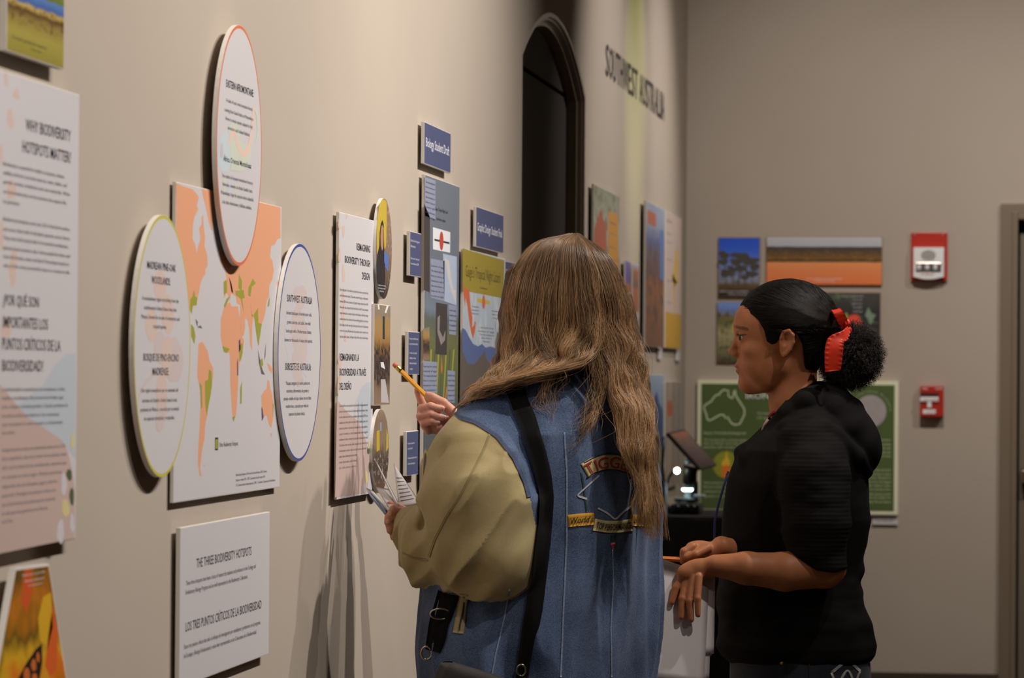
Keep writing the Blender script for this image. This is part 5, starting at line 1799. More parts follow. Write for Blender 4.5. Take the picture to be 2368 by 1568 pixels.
V, Fq = surf(hair_cap, (1690, 630, -110), (1990, 910, 110), 2.6)
M_blackhair = mat('hair_black', rgb(17, 14, 12), .6, spec=.1, var=.25, vscale=120)
hair = mesh_np('hair', G1.world(V), Fq, M_blackhair, girl)
sfh = Surface(V, Fq)
rng = np.random.RandomState(11)
tie = np.array([1944, 768, -8.0])
ST = []
for i in range(2600):
    x, y = rng.uniform(1702, 1930), rng.uniform(646, 850)
    if hl(np.array([[x, y, 0.0]]))[0] > -3:
        continue
    pts = []
    t0 = np.array([x, y])
    for t in np.linspace(0, 1, 9):
        tt = t * .75
        q = t0 + (tie[:2] - t0) * tt
        q = q + np.array([0, -1]) * math.sin(math.pi * tt) * 10 * (1 if y < 760 else -.4)
        p, nn = sfh.hit(q[0], q[1], .8)
        if p is None:
            break
        pts.append(p)
    if len(pts) == 9:
        ST.append(pts)
M_bstr = hair_mat('hair_black_strand', rgb(20, 16, 14), rgb(28, 22, 18), .55, .5, False, .16)
strands('hair_strands', G1.world(np.array(ST).reshape(-1, 3)).reshape(-1, 9, 3), .0004, .0003, M_bstr, hair)

# curly puff
pc = np.array([1972, 820, 0.0])


def puff(P):
    d = union([elp((1975, 822, 0), (54, 58, 60)), elp((1955, 850, 0), (46, 36, 50)), elp((1955, 790, 0), (26, 30, 36))], 18)(P)
    return d + vnoise(P, 15, seed=5) * 12 + vnoise(P, 6, seed=8) * 5


V, Fq = surf(puff, (1880, 720, -100), (2060, 920, 100), 3.0)
pf = mesh_np('hair_puff', G1.world(V), Fq, mat('hair_puff_black', rgb(16, 13, 12), .7), girl)
sel = rng.choice(len(V), 5200)
CU = []
for i in sel:
    p = V[i]
    n = (p - pc)
    n /= np.linalg.norm(n)
    a = np.cross(n, rng.randn(3))
    a /= np.linalg.norm(a)
    b = np.cross(n, a)
    L = rng.uniform(8, 24)
    r = rng.uniform(1.5, 3.5)
    ph = rng.uniform(0, 6.28)
    t = np.linspace(0, 1, 12)[:, None]
    CU.append(p + n * (t * L) + (a * np.cos(ph + t * 11) + b * np.sin(ph + t * 11)) * r)
strands('puff_curls', G1.world(np.array(CU).reshape(-1, 3)).reshape(-1, 12, 3), .00035, .0002, hair_mat('puff_strand', rgb(20, 16, 15), rgb(34, 26, 22), .5, .4), pf)

# ribbon
M_ribn = mat('ribbon_red', rgb(222, 52, 22), .5, var=.12, vscale=60)


def band(name, pts, widths, wdir, mtl, parent, fr, ruff=3.0, m=40, thick=1.2):
    P = spline([px(*p) for p in pts], m)
    W = np.interp(np.linspace(0, 1, m), np.linspace(0, 1, len(widths)), widths)
    D = spline(np.array(wdir, float), m)
    D /= np.linalg.norm(D, axis=1)[:, None]
    T = np.gradient(P, axis=0)
    N = np.cross(T, D)
    N /= np.linalg.norm(N, axis=1)[:, None]
    V = []
    for side in (0, 1):
        for i in range(m):
            for q in np.linspace(-.5, .5, 9):
                edge = max(0, abs(q) - .3) / .2
                V.append(P[i] + D[i] * W[i] * q + N[i] * (side * thick + ruff * edge * math.sin(i * 1.9 + (0 if q > 0 else 1.2))))
    fs = []
    K = 9
    o = m * K
    for i in range(m - 1):
        for j in range(K - 1):
            a = i * K + j
            fs.append((a, a + 1, a + K + 1, a + K))
            fs.append((o + a, o + a + K, o + a + K + 1, o + a + 1))
        for j in (0, K - 1):
            a = i * K + j
            fs.append((a, a + K, o + a + K, o + a))
    for i in (0, m - 1):
        for j in range(K - 1):
            a = i * K + j
            fs.append((a, o + a, o + a + 1, a + 1))
    return link_mesh(name, fr.world(np.array(V)), fs, mtl, parent, True)


rb = band('hair_ribbon', [(1962, 762, -62), (1952, 776, -76), (1934, 786, -84), (1929, 806, -90), (1927, 834, -92), (1926, 858, -92)], [14, 24, 38, 43, 40, 36], [(.5, .8, 0), (.6, .8, .1), (.95, .25, 0), (1, 0, 0), (1, 0, 0), (1, -.1, 0)], M_ribn, girl, G1)
band('ribbon_loop', [(1956, 762, -50), (1948, 742, -62), (1938, 722, -66), (1932, 716, -50), (1944, 734, -36), (1956, 760, -40)], [14, 24, 24, 20, 24, 14], [(1, -.3, .1), (1, -.3, .1), (1, -.3, .1), (1, -.2, .3), (1, -.3, .1), (1, -.3, 0)], M_ribn, rb, G1, 1.5)
band('ribbon_loop', [(1958, 764, -52), (1961, 748, -58), (1956, 738, -52), (1952, 750, -44), (1958, 766, -46)], [10, 16, 16, 14, 10], [(1, 0, .6)] * 5, M_ribn, rb, G1, 1.0)
b_ = bmesh.new()
bmesh.ops.create_uvsphere(b_, u_segments=16, v_segments=10, radius=11 * G1.s)
bmesh.ops.translate(b_, verts=b_.verts, vec=G1.pt(1959, 764, -46))
link_bm('ribbon_knot', b_, M_ribn, rb, True)

# hoodie
tor = loft([(925, 1862, 0, 62, 84), (980, 1872, 0, 100, 140), (1040, 1856, 0, 146, 170), (1110, 1846, 0, 160, 172), (1200, 1842, 0, 170, 165), (1300, 1829, 0, 166, 152), (1380, 1825, 0, 164, 152), (1445, 1840, 0, 176, 162), (1492, 1844, 0, 181, 168), (1514, 1848, 0, 174, 164), (1528, 1850, 0, 162, 158)])
hood = [elp((1920, 950, 0), (58, 60, 104)), elp((1980, 1034, 0), (58, 72, 104)), elp((1940, 990, 0), (70, 64, 118)), elp((1972, 940, 0), (17, 13, 40))]
collar = []
for s_ in (-1, 1):
    collar += chain([(1893, 912, 30 * s_), (1862, 930, 74 * s_), (1822, 962, 74 * s_), (1790, 998, 52 * s_), (1768, 1020, 20 * s_)], [26, 26, 22, 17, 14])
lap = [elp((1728, 1046, -10), (30, 20, 60)), cap((1790, 1010, -60), (1730, 1062, -70), 18, 20), cap((1790, 1010, 60), (1730, 1062, 70), 18, 20)]
hb_ = union([tor] + lap, 18)
edge_h = []
for s_ in (-1, 1):
    edge_h += chain([(1786, 1006, 66 * s_), (1822, 990, 104 * s_), (1872, 988, 128 * s_), (1930, 1008, 134 * s_), (1978, 1058, 112 * s_), (2000, 1090, 60 * s_)], [14, 20, 24, 24, 22, 18])
hood_u = union([union(hood + collar, 16)] + edge_h, 7)


def hoodie(P):
    d = smin(hb_(P), hood_u(P), 6)
    low = np.clip((P[:, 1] - 1230) / 120, 0, 1)
    d = d + vnoise(P, 70, 150, 80, 1) * 9 + low * (vnoise(P, 120, 30, 90, 4) * 11 + vnoise(P, 50, 22, 50, 6) * 4)
    d = d + vnoise(P, 60, 40, 60, 9) * 5
    # neck opening
    d = -smin(-d, cap((1812, 870, 0), (1822, 968, 0), 60, 50)(P), 5)
    return d


ycx, ycy = np.array([1800, 1829, 1867, 1906, 1953, 2000]), np.array([1262, 1279, 1304, 1309, 1300, 1290])
slvs = [union(chain([(1876, 1030, 120 * s_), (1882, 1110, 172 * s_), (1887, 1215, 192 * s_), (1892, 1310, 190 * s_)], [72, 80, 75, 64]), 14) for s_ in (-1, 1)]


def hsleeve(P):
    d = np.minimum(slvs[0](P), slvs[1](P)) + vnoise(P, 90, 34, 90, 12) * 11 + vnoise(P, 40, 18, 60, 14) * 5
    return -smin(-d, -(P[:, 1] - np.interp(P[:, 0], ycx, ycy)), 6)


V, Fq = surf(lambda P: smin(hoodie(P), hsleeve(P), 16), (1600, 850, -310), (2090, 1580, 310), 4.0)
isv = (hsleeve(V) < hoodie(V) - 3)
kf = isv[Fq].sum(1) >= 2
cw = V[Fq].mean(1)[:, 2]
a, b = sub_mesh(V, Fq, ~kf)
ho = mesh_np('hooded_jacket', G1.world(a), b, M_hood, girl)
for s_ in (-1, 1):
    a, b = sub_mesh(V, Fq, kf & (cw * s_ > 0))
    mesh_np('sleeve', G1.world(a), b, M_rib, ho)
tube('shirt_collar', [G1.pt(1776, 970, -58), G1.pt(1768, 982, -54), G1.pt(1763, 994, -46)], 3.0 * G1.s, mat('collar_pink', rgb(214, 176, 168), .6), girl)
tube('shirt_neckline', [G1.pt(1790, 953, -46), G1.pt(1784, 958, -34), G1.pt(1779, 962, -16)], 4.0 * G1.s, mat('shirt_red', rgb(150, 36, 36), .6), girl)
ly = tube('lanyard', [G1.pt(1684, 1090, -40), G1.pt(1672, 1130, -44), G1.pt(1661, 1168, -46), G1.pt(1653, 1205, -48), G1.pt(1652, 1245, -50), G1.pt(1657, 1284, -50)], 3.0 * G1.s, mat('lanyard_blue', rgb(34, 36, 84), .6), girl)
box_ = G1.pt(1658, 1288, -50)
link_bm('clip', lathe_bm([(.003, 0), (.004, .006), (.002, .014)], box_, (0, 0, -1), 10), mat('clip_metal', rgb(180, 170, 160), .3, 1), ly)

# jeans and shoes
leg = []
for s_ in (-1, 1):
    leg += chain([(1850, 1640, 75 * s_), (1842, 2000, 82 * s_), (1850, fy - 90, 84 * s_)], [98, 66, 46])
jf = union([loft([(1480, 1846, 0, 158, 156), (1540, 1850, 0, 162, 160), (1640, 1852, 0, 165, 165), (1700, 1850, 0, 140, 160)])] + leg, 20)
V, Fq = surf(jf, (1640, 1470, -250), (2070, fy, 250), 6.0)
jn = mesh_np('jeans', G1.world(V), Fq, M_jean, girl)
sj = Surface(V, Fq)
M_thr = mat('white_thread', rgb(168, 164, 160), .7)
M_rivet = mat('rivet_metal', rgb(190, 160, 110), .3, 1)
for x, y in ((1808, 1532), (1881, 1528), (2005, 1526)):
    p, n = sj.hit(x, y, 1.0)
    if p is not None:
        wn = Vector(np.array(n) @ G1.A)
        link_bm('rivet', lathe_bm([(.0045, -.002), (.0045, .001), (.002, .002)], Vector(G1.world([p])[0]), wn, 12), M_rivet, jn)
for nm, pts, wd in (('pocket_seam', [(1816, 1530), (1818, 1600)], 3), ('pocket_seam', [(1870, 1530), (1874, 1600)], 3), ('pocket_stitching', [(1922, 1556), (1944, 1538), (1960, 1526), (1976, 1540), (1988, 1552)], 6), ('pocket_stitching', [(1922, 1556), (1930, 1572), (1926, 1600)], 5), ('pocket_stitching', [(1988, 1552), (1980, 1570), (1984, 1600)], 5),
                    ('pocket_stitching', [(1936, 1600), (1946, 1566), (1960, 1546), (1970, 1566), (1974, 1600)], 5), ('pocket_stitching', [(1948, 1600), (1954, 1576), (1962, 1566), (1964, 1600)], 4)):
    ribbon_on(sj, G1, nm, pts, wd, M_thr if 'stitch' in nm else MATS['jeans_dark'], jn, 1.2, .3, 6)
for s_ in (-1, 1):
    sh = union([elp((1805, fy - 34, 84 * s_), (95, 32, 44)), elp((1850, fy - 60, 84 * s_), (52, 50, 44))], 20)
    V, Fq = surf(lambda P, sh=sh: np.maximum(sh(P), P[:, 1] - (fy - 2)), (1680, fy - 150, 84 * s_ - 60), (1930, fy + 4, 84 * s_ + 60), 6.0)
    mesh_np('shoe', G1.world(V), Fq, mat('shoe_dark', rgb(36, 34, 34), .6), girl)

# her papers and pencil
M_paper = mat('paper_white', rgb(222, 214, 212), .7)
ps = empty('paper_stack', G1.pt(1580, 1600, -192), 'sheaf of white paper sheets held by the person in the black hoodie', 'papers')


def sheet(name, quadpts, material, parent, fr, bend=0.0, n=10, thick=.5):
    a, b, c, d = [px(*q) for q in quadpts]          # tl, tr, br, bl
    V = []
    for lay in (0, 1):
        for i in range(n + 1):
            v = i / n
            for j in range(n + 1):
                u = j / n
                p = a * (1 - u) * (1 - v) + b * u * (1 - v) + c * u * v + d * (1 - u) * v
                p = p + np.array([0, 0, bend * math.sin(math.pi * u) + lay * thick])
                V.append(p)
    K = n + 1
    o = K * K
    fs = []
    for i in range(n):
        for j in range(n):
            q = i * K + j
            fs.append((q, q + 1, q + K + 1, q + K))
            fs.append((o + q, o + q + K, o + q + K + 1, o + q + 1))
    for i in range(n):
        for q, r in ((i * K, (i + 1) * K), (i * K + n, (i + 1) * K + n), (i, i + 1), (n * K + i, n * K + i + 1)):
            fs.append((q, r, o + r, o + q))
    return link_mesh(name, fr.world(np.array(V)), fs, material, parent, True)


for i, q in enumerate((
        [(1500, 1296, -198), (1640, 1336, -194), (1628, 1590, -262), (1482, 1575, -264)],
        [(1508, 1292, -195), (1646, 1338, -190), (1640, 1580, -256), (1494, 1570, -259)],
        [(1540, 1300, -191), (1654, 1330, -186), (1651, 1512, -240), (1520, 1530, -243)],
        [(1524, 1290, -188), (1650, 1334, -184), (1646, 1516, -238), (1506, 1540, -240)])):
    sheet('sheet', q, M_paper, ps, G1, -3)
pencil('pencil', 'orange pencil pointing left in the hand above the white papers', (1612, 1296, -146), (1392, 1284, -160),
       (mat('pencil_orange', rgb(224, 116, 34), .3), mat('pencil_wood', rgb(214, 170, 120), .6), mat('ferrule_gold', rgb(196, 160, 70), .3, 1), mat('eraser_pink', rgb(214, 110, 100), .7)), G1, 6.2)

# ------------------------------------------------------------------ person in the denim jacket (from behind)
G2 = Frame(6.6)
fy2 = G2.floor_y(1260)
YW = math.radians(35)
FD = np.array([-math.sin(YW), 0, math.cos(YW)])      # facing, px space
LD = np.array([-math.cos(YW), 0, -math.sin(YW)])     # her left
RD = -LD
woman = empty('person', G2.pt(1262, fy2, 0), 'person with long wavy brown hair in a denim jacket with khaki sleeves, seen from behind', 'person')
M_skin2 = skin_mat('skin_fair', rgb(214, 160, 136), .3, .5)
M_denim = cloth_mat('denim_blue', rgb(44, 60, 90), rgb(104, 122, 154), 520, .85, .35, None, .24)
M_khaki = cloth_mat('khaki_twill', rgb(158, 142, 100), rgb(178, 161, 116), 900, .8, .25, None, .2)
M_strap = cloth_mat('strap_black', rgb(14, 13, 13), rgb(20, 19, 18), 900, .8, .3, None, .2, 0, .12)
M_dseam = mat('denim_seam', rgb(58, 70, 96), .8, var=.3, vscale=300)
M_dlight = mat('denim_seam_light', rgb(124, 138, 162), .8, var=.3, vscale=300)
M_kseam = mat('khaki_seam', rgb(140, 124, 84), .8)

# jacket
rows = [(842, 1300, 5, 80, 72), (866, 1298, 0, 128, 92), (892, 1294, 0, 178, 116), (930, 1290, 0, 222, 146), (1000, 1285, 0, 248, 168), (1100, 1275, 0, 268, 180), (1200, 1270, 0, 278, 185), (1300, 1256, 0, 290, 188), (1400, 1247, 0, 300, 190), (1500, 1240, 0, 298, 188), (1600, 1240, 0, 288, 184), (1670, 1242, 0, 262, 172)]
torso = loft(rows, YW, 2.25)
shl = union(chain([(1250, 890, -30), (1180, 915, -75), (1134, 956, -112)], [42, 56, 68]), 20)
shr = union(chain([(1340, 885, 30), (1410, 905, 78), (1450, 948, 112)], [42, 52, 64]), 20)
armL = union(chain([(1128, 962, -124), (1108, 1060, -186), (1108, 1150, -220), (1124, 1262, -212)], [66, 100, 120, 122]) + chain([(1122, 1266, -206), (1034, 1266, -118), (968, 1226, -14)], [118, 100, 54]), 26)
armR = union(chain([(1452, 955, 118), (1420, 1080, 250), (1375, 1150, 350)], [64, 82, 80]) + chain([(1375, 1150, 350), (1240, 1080, 350), (1122, 1012, 338)], [78, 62, 44]), 22)
c30, s30 = math.cos(.55), math.sin(.55)
# creases (+ sinks, - stands proud) across the sleeve
CREASE = [(px(1004, 1150, -245), px(972, 1246, -175), 15, 16), (px(1030, 1150, -275), px(1000, 1240, -245), 13, -10), (px(1212, 1110, -205), px(1226, 1200, -195), 11, 16), (px(1180, 1050, -260), px(1206, 1150, -245), 13, -12),
          (px(1150, 1060, -290), px(1168, 1220, -295), 14, 12), (px(1120, 1060, -300), px(1136, 1240, -310), 15, -11), (px(1075, 1200, -305), px(1120, 1340, -295), 16, 10), (px(1180, 1230, -285), px(1090, 1330, -285), 16, -9),
          (px(1050, 1010, -245), px(1010, 1110, -255), 14, 9)]


def jacket_parts(P):
    q = P.copy()
    q[:, 0], q[:, 1] = P[:, 0] * c30 + P[:, 1] * s30, -P[:, 0] * s30 + P[:, 1] * c30
    fold_arm = np.abs(vnoise(q, 60, 190, 80, 3)) * 58 - 14 + vnoise(q, 30, 90, 40, 5) * 10
    for (a_, b_, r_, k_) in CREASE:
        ab = b_ - a_
        t_ = np.clip((P - a_) @ ab / (ab @ ab), 0, 1)
        dd = np.linalg.norm(P - a_ - t_[:, None] * ab, axis=1)
        fold_arm = fold_arm + 1.7 * k_ * np.exp(-(dd / r_) ** 2) * np.sin(math.pi * np.clip(t_, .08, .92))
    # fold out of the crook of the elbow
    fold_t = np.abs(vnoise(P, 80, 460, 80, 7)) * 52 - 13 + vnoise(P, 36, 180, 36, 9) * 11 + vnoise(P, 150, 110, 150, 15) * 10
    wt = np.clip((P[:, 1] - 880) / 120, 0, 1)
    dt = smin(smin(torso(P), shl(P), 24), shr(P), 24) + fold_t * wt
    da = armL(P) + fold_arm * np.clip((P[:, 1] - 960) / 80, .25, 1)
    dr = armR(P) + vnoise(P, 60, seed=11) * 8
    return dt, da, dr


def jacket(P):
    dt, da, dr = jacket_parts(P)
    d = smin(smin(dt, da, 9), dr, 9)
    # wrist ends
    wl = px(925, 1212, 18) - P
    return d


V, Fq = surf(jacket, (860, 830, -430), (1600, 1690, 470), 3.6, 1.7)
VJ, FJ = V, Fq
sfj = Surface(V, Fq)
dt, da, dr = jacket_parts(V)
yoke = poly_sd([(1020, 850), (1050, 950), (1062, 966), (1100, 978), (1150, 1010), (1188, 1060), (1215, 1120), (1228, 1165), (1238, 1215), (1320, 1215), (1320, 850)])(np.stack([CX + (V[:, 0] - CX) / (1 + V[:, 2] / FPX), CY + (V[:, 1] - CY) / (1 + V[:, 2] / FPX), V[:, 2]], 1))
isl = (da < dt - 1) & (yoke > 0) & (V[:, 2] < 120)
isr = (dr < dt - 1) & (np.linalg.norm(V - px(1452, 955, 118), axis=1) > 95) & (V[:, 2] > 60)
kf = isl[Fq].sum(1) >= 2
kr = isr[Fq].sum(1) >= 2
a, b = sub_mesh(V, Fq, ~kf & ~kr)
jk = mesh_np('denim_jacket', G2.world(a), b, M_denim, woman)
a, b = sub_mesh(V, Fq, kf)
sl = mesh_np('sleeve', G2.world(a), b, M_khaki, jk)
sl['label'] = 'khaki sleeve'
a, b = sub_mesh(V, Fq, kr)
sr = mesh_np('sleeve', G2.world(a), b, M_khaki, jk)
sr['label'] = 'khaki sleeve'
for nm, pts, wd, m in (('armhole_seam', [(1054, 956), (1062, 966), (1100, 978), (1150, 1010), (1188, 1060), (1213, 1116), (1222, 1150)], 9, M_dseam),
                       ('sleeve_seam', [(1132, 1004), (1124, 1028), (1100, 1078), (1068, 1140), (1030, 1200), (1005, 1250), (993, 1288)], 5, M_kseam),
                       ('cuff_seam', [(932, 1278), (958, 1290), (990, 1296)], 4, M_kseam),
                       ('back_seam', [(1305, 1000), (1311, 1100), (1310, 1250), (1303, 1400), (1296, 1566)], 4, M_dlight),
                       ('back_seam', [(1416, 1270), (1418, 1350), (1412, 1450), (1414, 1566)], 3, M_dlight),
                       ('side_seam', [(1178, 1362), (1166, 1430), (1146, 1510), (1136, 1566)], 4, M_dlight),
                       ('yoke_seam', [(1068, 942), (1092, 912), (1120, 888)], 5, M_dseam)):
    ribbon_on(sfj, G2, nm, pts, wd, m, jk, 2.4 if nm == 'armhole_seam' else 1.2, .3, 5)
# welt pocket
wp = ribbon_on(sfj, G2, 'welt_pocket', [(1073, 1374), (1066, 1420), (1060, 1464)], [20, 22, 24], MATS['khaki_twill'], jk, 2, .3, 6)
ribbon_on(sfj, G2, 'pocket_slit', [(1074, 1378), (1068, 1420), (1063, 1458)], 3, M_ink, wp, 4.2, .3, 6)

# embroidered lettering on the back (lettering and ribbons only)
M_ban = cloth_mat('banner_tan', rgb(186, 168, 118), rgb(206, 188, 138), 1200, .8, .3)
M_gold = cloth_mat('banner_gold', rgb(196, 142, 44), rgb(214, 160, 60), 1200, .8, .3)
M_red_e = mat('thread_red', rgb(170, 40, 48), .6)
M_blk_e = mat('thread_black', rgb(34, 32, 36), .7)
M_wht_e = mat('thread_white', rgb(196, 196, 204), .7)
M_grn_e = mat('thread_green', rgb(44, 66, 56), .7)
ke = lambda x, y: (1220 + x / 3.647, 900 + y / 3.647)
emb = ribbon_on(sfj, G2, 'embroidered_banner', [ke(478, 690), ke(560, 640), ke(650, 612), ke(740, 614), ke(830, 640), ke(900, 690)], 36, M_ban, jk, 1.6, .3, 5)
# border
for q in (-1, 1):
    ribbon_on(sfj, G2, 'banner_edge', [(ke(478, 690)[0] + (4 if q > 0 else -4), ke(478, 690)[1] + 17 * q), (ke(560, 640)[0], ke(560, 640)[1] + 18 * q), (ke(650, 612)[0], ke(650, 612)[1] + 18 * q), (ke(740, 614)[0], ke(740, 614)[1] + 18 * q), (ke(830, 640)[0], ke(830, 640)[1] + 18 * q), ke(900, 690 + 66 * q)], 2.2, M_blk_e, emb, 2.2, .3, 5)
wr1 = ribbon_on(sfj, G2, 'gold_ribbon', [ke(336, 1112), ke(440, 1100), ke(560, 1092)], 28, M_gold, jk, 1.6, .3, 5)
wr2 = ribbon_on(sfj, G2, 'gold_ribbon', [ke(862, 1104), ke(950, 1106), ke(1044, 1110)], 26, M_gold, jk, 1.6, .3, 5)
wr3 = ribbon_on(sfj, G2, 'tan_ribbon', [ke(556, 1142), ke(660, 1160), ke(760, 1160), ke(876, 1144)], 27, M_ban, jk, 2.4, .3, 5)
dm = ribbon_on(sfj, G2, 'diamond_outline', [ke(600, 728), ke(410, 900), ke(500, 925)], 4, M_wht_e, jk, 1.6, .3, 5)
ribbon_on(sfj, G2, 'diamond_outline', [ke(590, 1004), ke(680, 1050), ke(735, 1105), ke(800, 1040), ke(870, 985)], 4, M_wht_e, jk, 1.6, .3, 5)
ribbon_on(sfj, G2, 'ribbon_tail', [ke(452, 700), ke(466, 790), ke(480, 900), ke(500, 1040)], 3, M_grn_e, jk, 1.4, .3, 5)
ribbon_on(sfj, G2, 'pencil_tip', [ke(718, 1225), ke(718, 1300)], 11, M_grn_e, jk, 1.4, .3, 4)
ribbon_on(sfj, G2, 'pencil_tip', [ke(718, 1300), ke(722, 1348)], [11, 2], M_red_e, jk, 1.5, .3, 3)


def cloth_text(name, s, path, cap_h, material, parent, bold=True, lift=3.2, slant=0.0):
    """letters along a px path, dropped onto the jacket"""
    A = np.array(path, float)
    L = np.concatenate([[0], np.cumsum(np.hypot(*np.diff(A, axis=0).T))])

    def fn(co, mn, mx):
        out = np.zeros((len(co), 3))
        for i, (u, v) in enumerate(zip((co[:, 0] - mn) / (mx - mn), co[:, 1] / CAPH)):
            l = u * L[-1]
            x, y = np.interp(l, L, A[:, 0]), np.interp(l, L, A[:, 1])
            x2, y2 = np.interp(l + 2, L, A[:, 0]), np.interp(l + 2, L, A[:, 1])
            x1, y1 = np.interp(l - 2, L, A[:, 0]), np.interp(l - 2, L, A[:, 1])
            tx, ty = x2 - x1, y2 - y1
            m = math.hypot(tx, ty) or 1
            p, n = sfj.hit(x + ty / m * v * cap_h + slant * v * cap_h, y - tx / m * v * cap_h, lift)
            if p is None:
                p = px(x, y, -150)
            out[i] = p
        return G2.world(out)
    TEXTS.append((name, parent, material, [(_curve(s, bold), fn)]))


cloth_text('banner_text', 'TIGGER', [ke(512, 726), ke(570, 692), ke(650, 668), ke(740, 668), ke(820, 690), ke(880, 724)], 27, M_red_e, emb, True, 4.4)
cloth_text('ribbon_text', "World's", [ke(350, 1140), ke(440, 1128), ke(545, 1122)], 16, M_blk_e, wr1, False, 4.0, .25)
cloth_text('ribbon_text', 'School', [ke(884, 1130), ke(950, 1134), ke(1034, 1136)], 14, M_blk_e, wr2, False, 4.0, .25)
cloth_text('ribbon_text', 'TOP PERFORMANCE', [ke(566, 1170), ke(660, 1188), ke(760, 1188), ke(868, 1172)], 15, M_blk_e, wr3, True, 5.0)

# body under the clothes: head, neck, arms and hands in one surface
hc = np.array([1312, 676, 0.0])


def hl_(f, l, u):
    p = hc + FD * f + LD * l
    return (p[0], hc[1] - u, p[2])


def rot_yaw():
    return np.array([RD, [0, 1, 0], FD]).T


RY = rot_yaw()
headp = [elp(hl_(-8, 0, 22), (84, 96, 104), RY), elp(hl_(34, 0, -52), (62, 86, 62), RY), cap(hl_(60, 0, -128), hl_(30, 0, -110), 20, 40)]
nosep = [cap(hl_(98, 0, -8), hl_(112, 0, -44), 8, 10), elp(hl_(104, 9, -50), (8, 8, 9)), elp(hl_(104, -9, -50), (8, 8, 9)), elp(hl_(92, 0, -76), (18, 5, 9), RY), elp(hl_(90, 0, -90), (16, 6, 9), RY), cap(hl_(94, 16, 14), hl_(84, 44, 12), 7, 7), cap(hl_(94, -16, 14), hl_(84, -44, 12), 7, 7)]
headf = union([union(headp, 24)] + nosep, 7)
for sg in (-1, 1):
    headf = union([headf, elp(hl_(0, 72 * sg, -30), (7, 24, 14), RY)], 4)
neckf = union(chain([hl_(-14, 0, -60), hl_(-20, 0, -150), (1298, 880, 0)], [56, 56, 80]), 14)
corf = union(chain([(1298, 880, 0), (1285, 980, 0), (1250, 1560, 0)], [80, 120, 130]), 30)
# left hand with the booklet
lw = chain([(1122, 1250, -200), (1020, 1250, -100), (950, 1220, 8)], [60, 46, 27])
lhand = [elp((924, 1206, 22), (25, 33, 18), rotm('Z', 12))]
lf = []
for pts, r in (([(930, 1184, 8), (910, 1178, -4), (902, 1190, -10)], (11, 10, 8.5)), ([(922, 1196, 4), (900, 1197, -6), (897, 1208, -10)], (11.5, 10.5, 9)),
               ([(922, 1214, 6), (902, 1216, -4), (902, 1227, -6)], (11, 10, 8.5)), ([(926, 1230, 10), (910, 1233, 2), (910, 1243, 0)], (10, 9, 8)),
               ([(936, 1184, 30), (918, 1172, 36), (902, 1166, 34)], (12, 10.5, 8.5))):
    lf.append(union(chain(pts, r), 3))
lefth = union([union(lw, 10)] + lhand, 10)
lefth = union([lefth] + lf, 2.5)
# right hand with the pencil
rw = chain([(1375, 1150, 350), (1200, 1060, 345), (1090, 985, 332), (1060, 974, 326)], [60, 46, 28, 25])
rhand = [elp((1026, 984, 318), (42, 23, 20), rotm('Z', 14)), elp((1000, 984, 314), (24, 20, 18))]
rf = []
for pts, r in (([(990, 974, 330), (978, 938, 336), (966, 906, 322)], (11, 10, 8.5)),                       # index behind the pencil
               ([(986, 976, 318), (975, 945, 300), (996, 940, 284), (1020, 946, 282)], (11, 10.5, 10, 8.5)),    # middle, curled
               ([(984, 986, 310), (972, 962, 296), (996, 958, 280), (1024, 966, 280)], (11, 10, 9.5, 8)),
               ([(990, 996, 304), (980, 980, 290), (998, 974, 280), (1014, 978, 282)], (10, 9, 8.5, 7.5)),
               ([(1052, 958, 300), (1024, 932, 296), (1000, 918, 300), (990, 914, 304)], (14, 12, 10, 8.5))):
    rf.append(union(chain(pts, r), 3))
righth = union([union(rw, 10)] + rhand, 12)
righth = union([righth] + rf, 2.5)
bcore = union([union([headf, neckf], 14), corf], 16)


def woman_f(P):
    return smin(smin(bcore(P), lefth(P), 5), righth(P), 5)


V, Fq = surf(woman_f, (860, 540, -260), (1560, 1600, 420), 2.8)
wb = mesh_np('body', G2.world(V), Fq, M_skin2, woman)
t = np.ones((len(V), 3))
# knuckles and fingertips run a little redder
hm = ((V[:, 0] < 1060) & (V[:, 1] > 880)).astype(float)
t *= 1 - hm[:, None] * (.5 + vnoise(V, 14, seed=21))[:, None] * np.array([0, .16, .16])
lipd = np.linalg.norm(V - np.array(hl_(98, 0, -83)), axis=1)
t *= 1 - np.clip(1.5 - lipd / 16, 0, 1)[:, None] * np.array([.1, .3, .3])
set_tint(wb, t)
for sg in (-1, 1):
    b_ = bmesh.new()
    bmesh.ops.create_uvsphere(b_, u_segments=20, v_segments=12, radius=12 * G2.s)
    p = px(*hl_(84, 30 * sg, -6))
    bmesh.ops.translate(b_, verts=b_.verts, vec=G2.world([p])[0])
    ey = link_bm('eye', b_, MATS['eye_white'], woman, True)
    b_ = bmesh.new()
    bmesh.ops.create_uvsphere(b_, u_segments=16, v_segments=10, radius=5.5 * G2.s)
    bmesh.ops.translate(b_, verts=b_.verts, vec=G2.world([p + FD * 8])[0])
    link_bm('iris', b_, MATS['iris_dark'], ey, True)

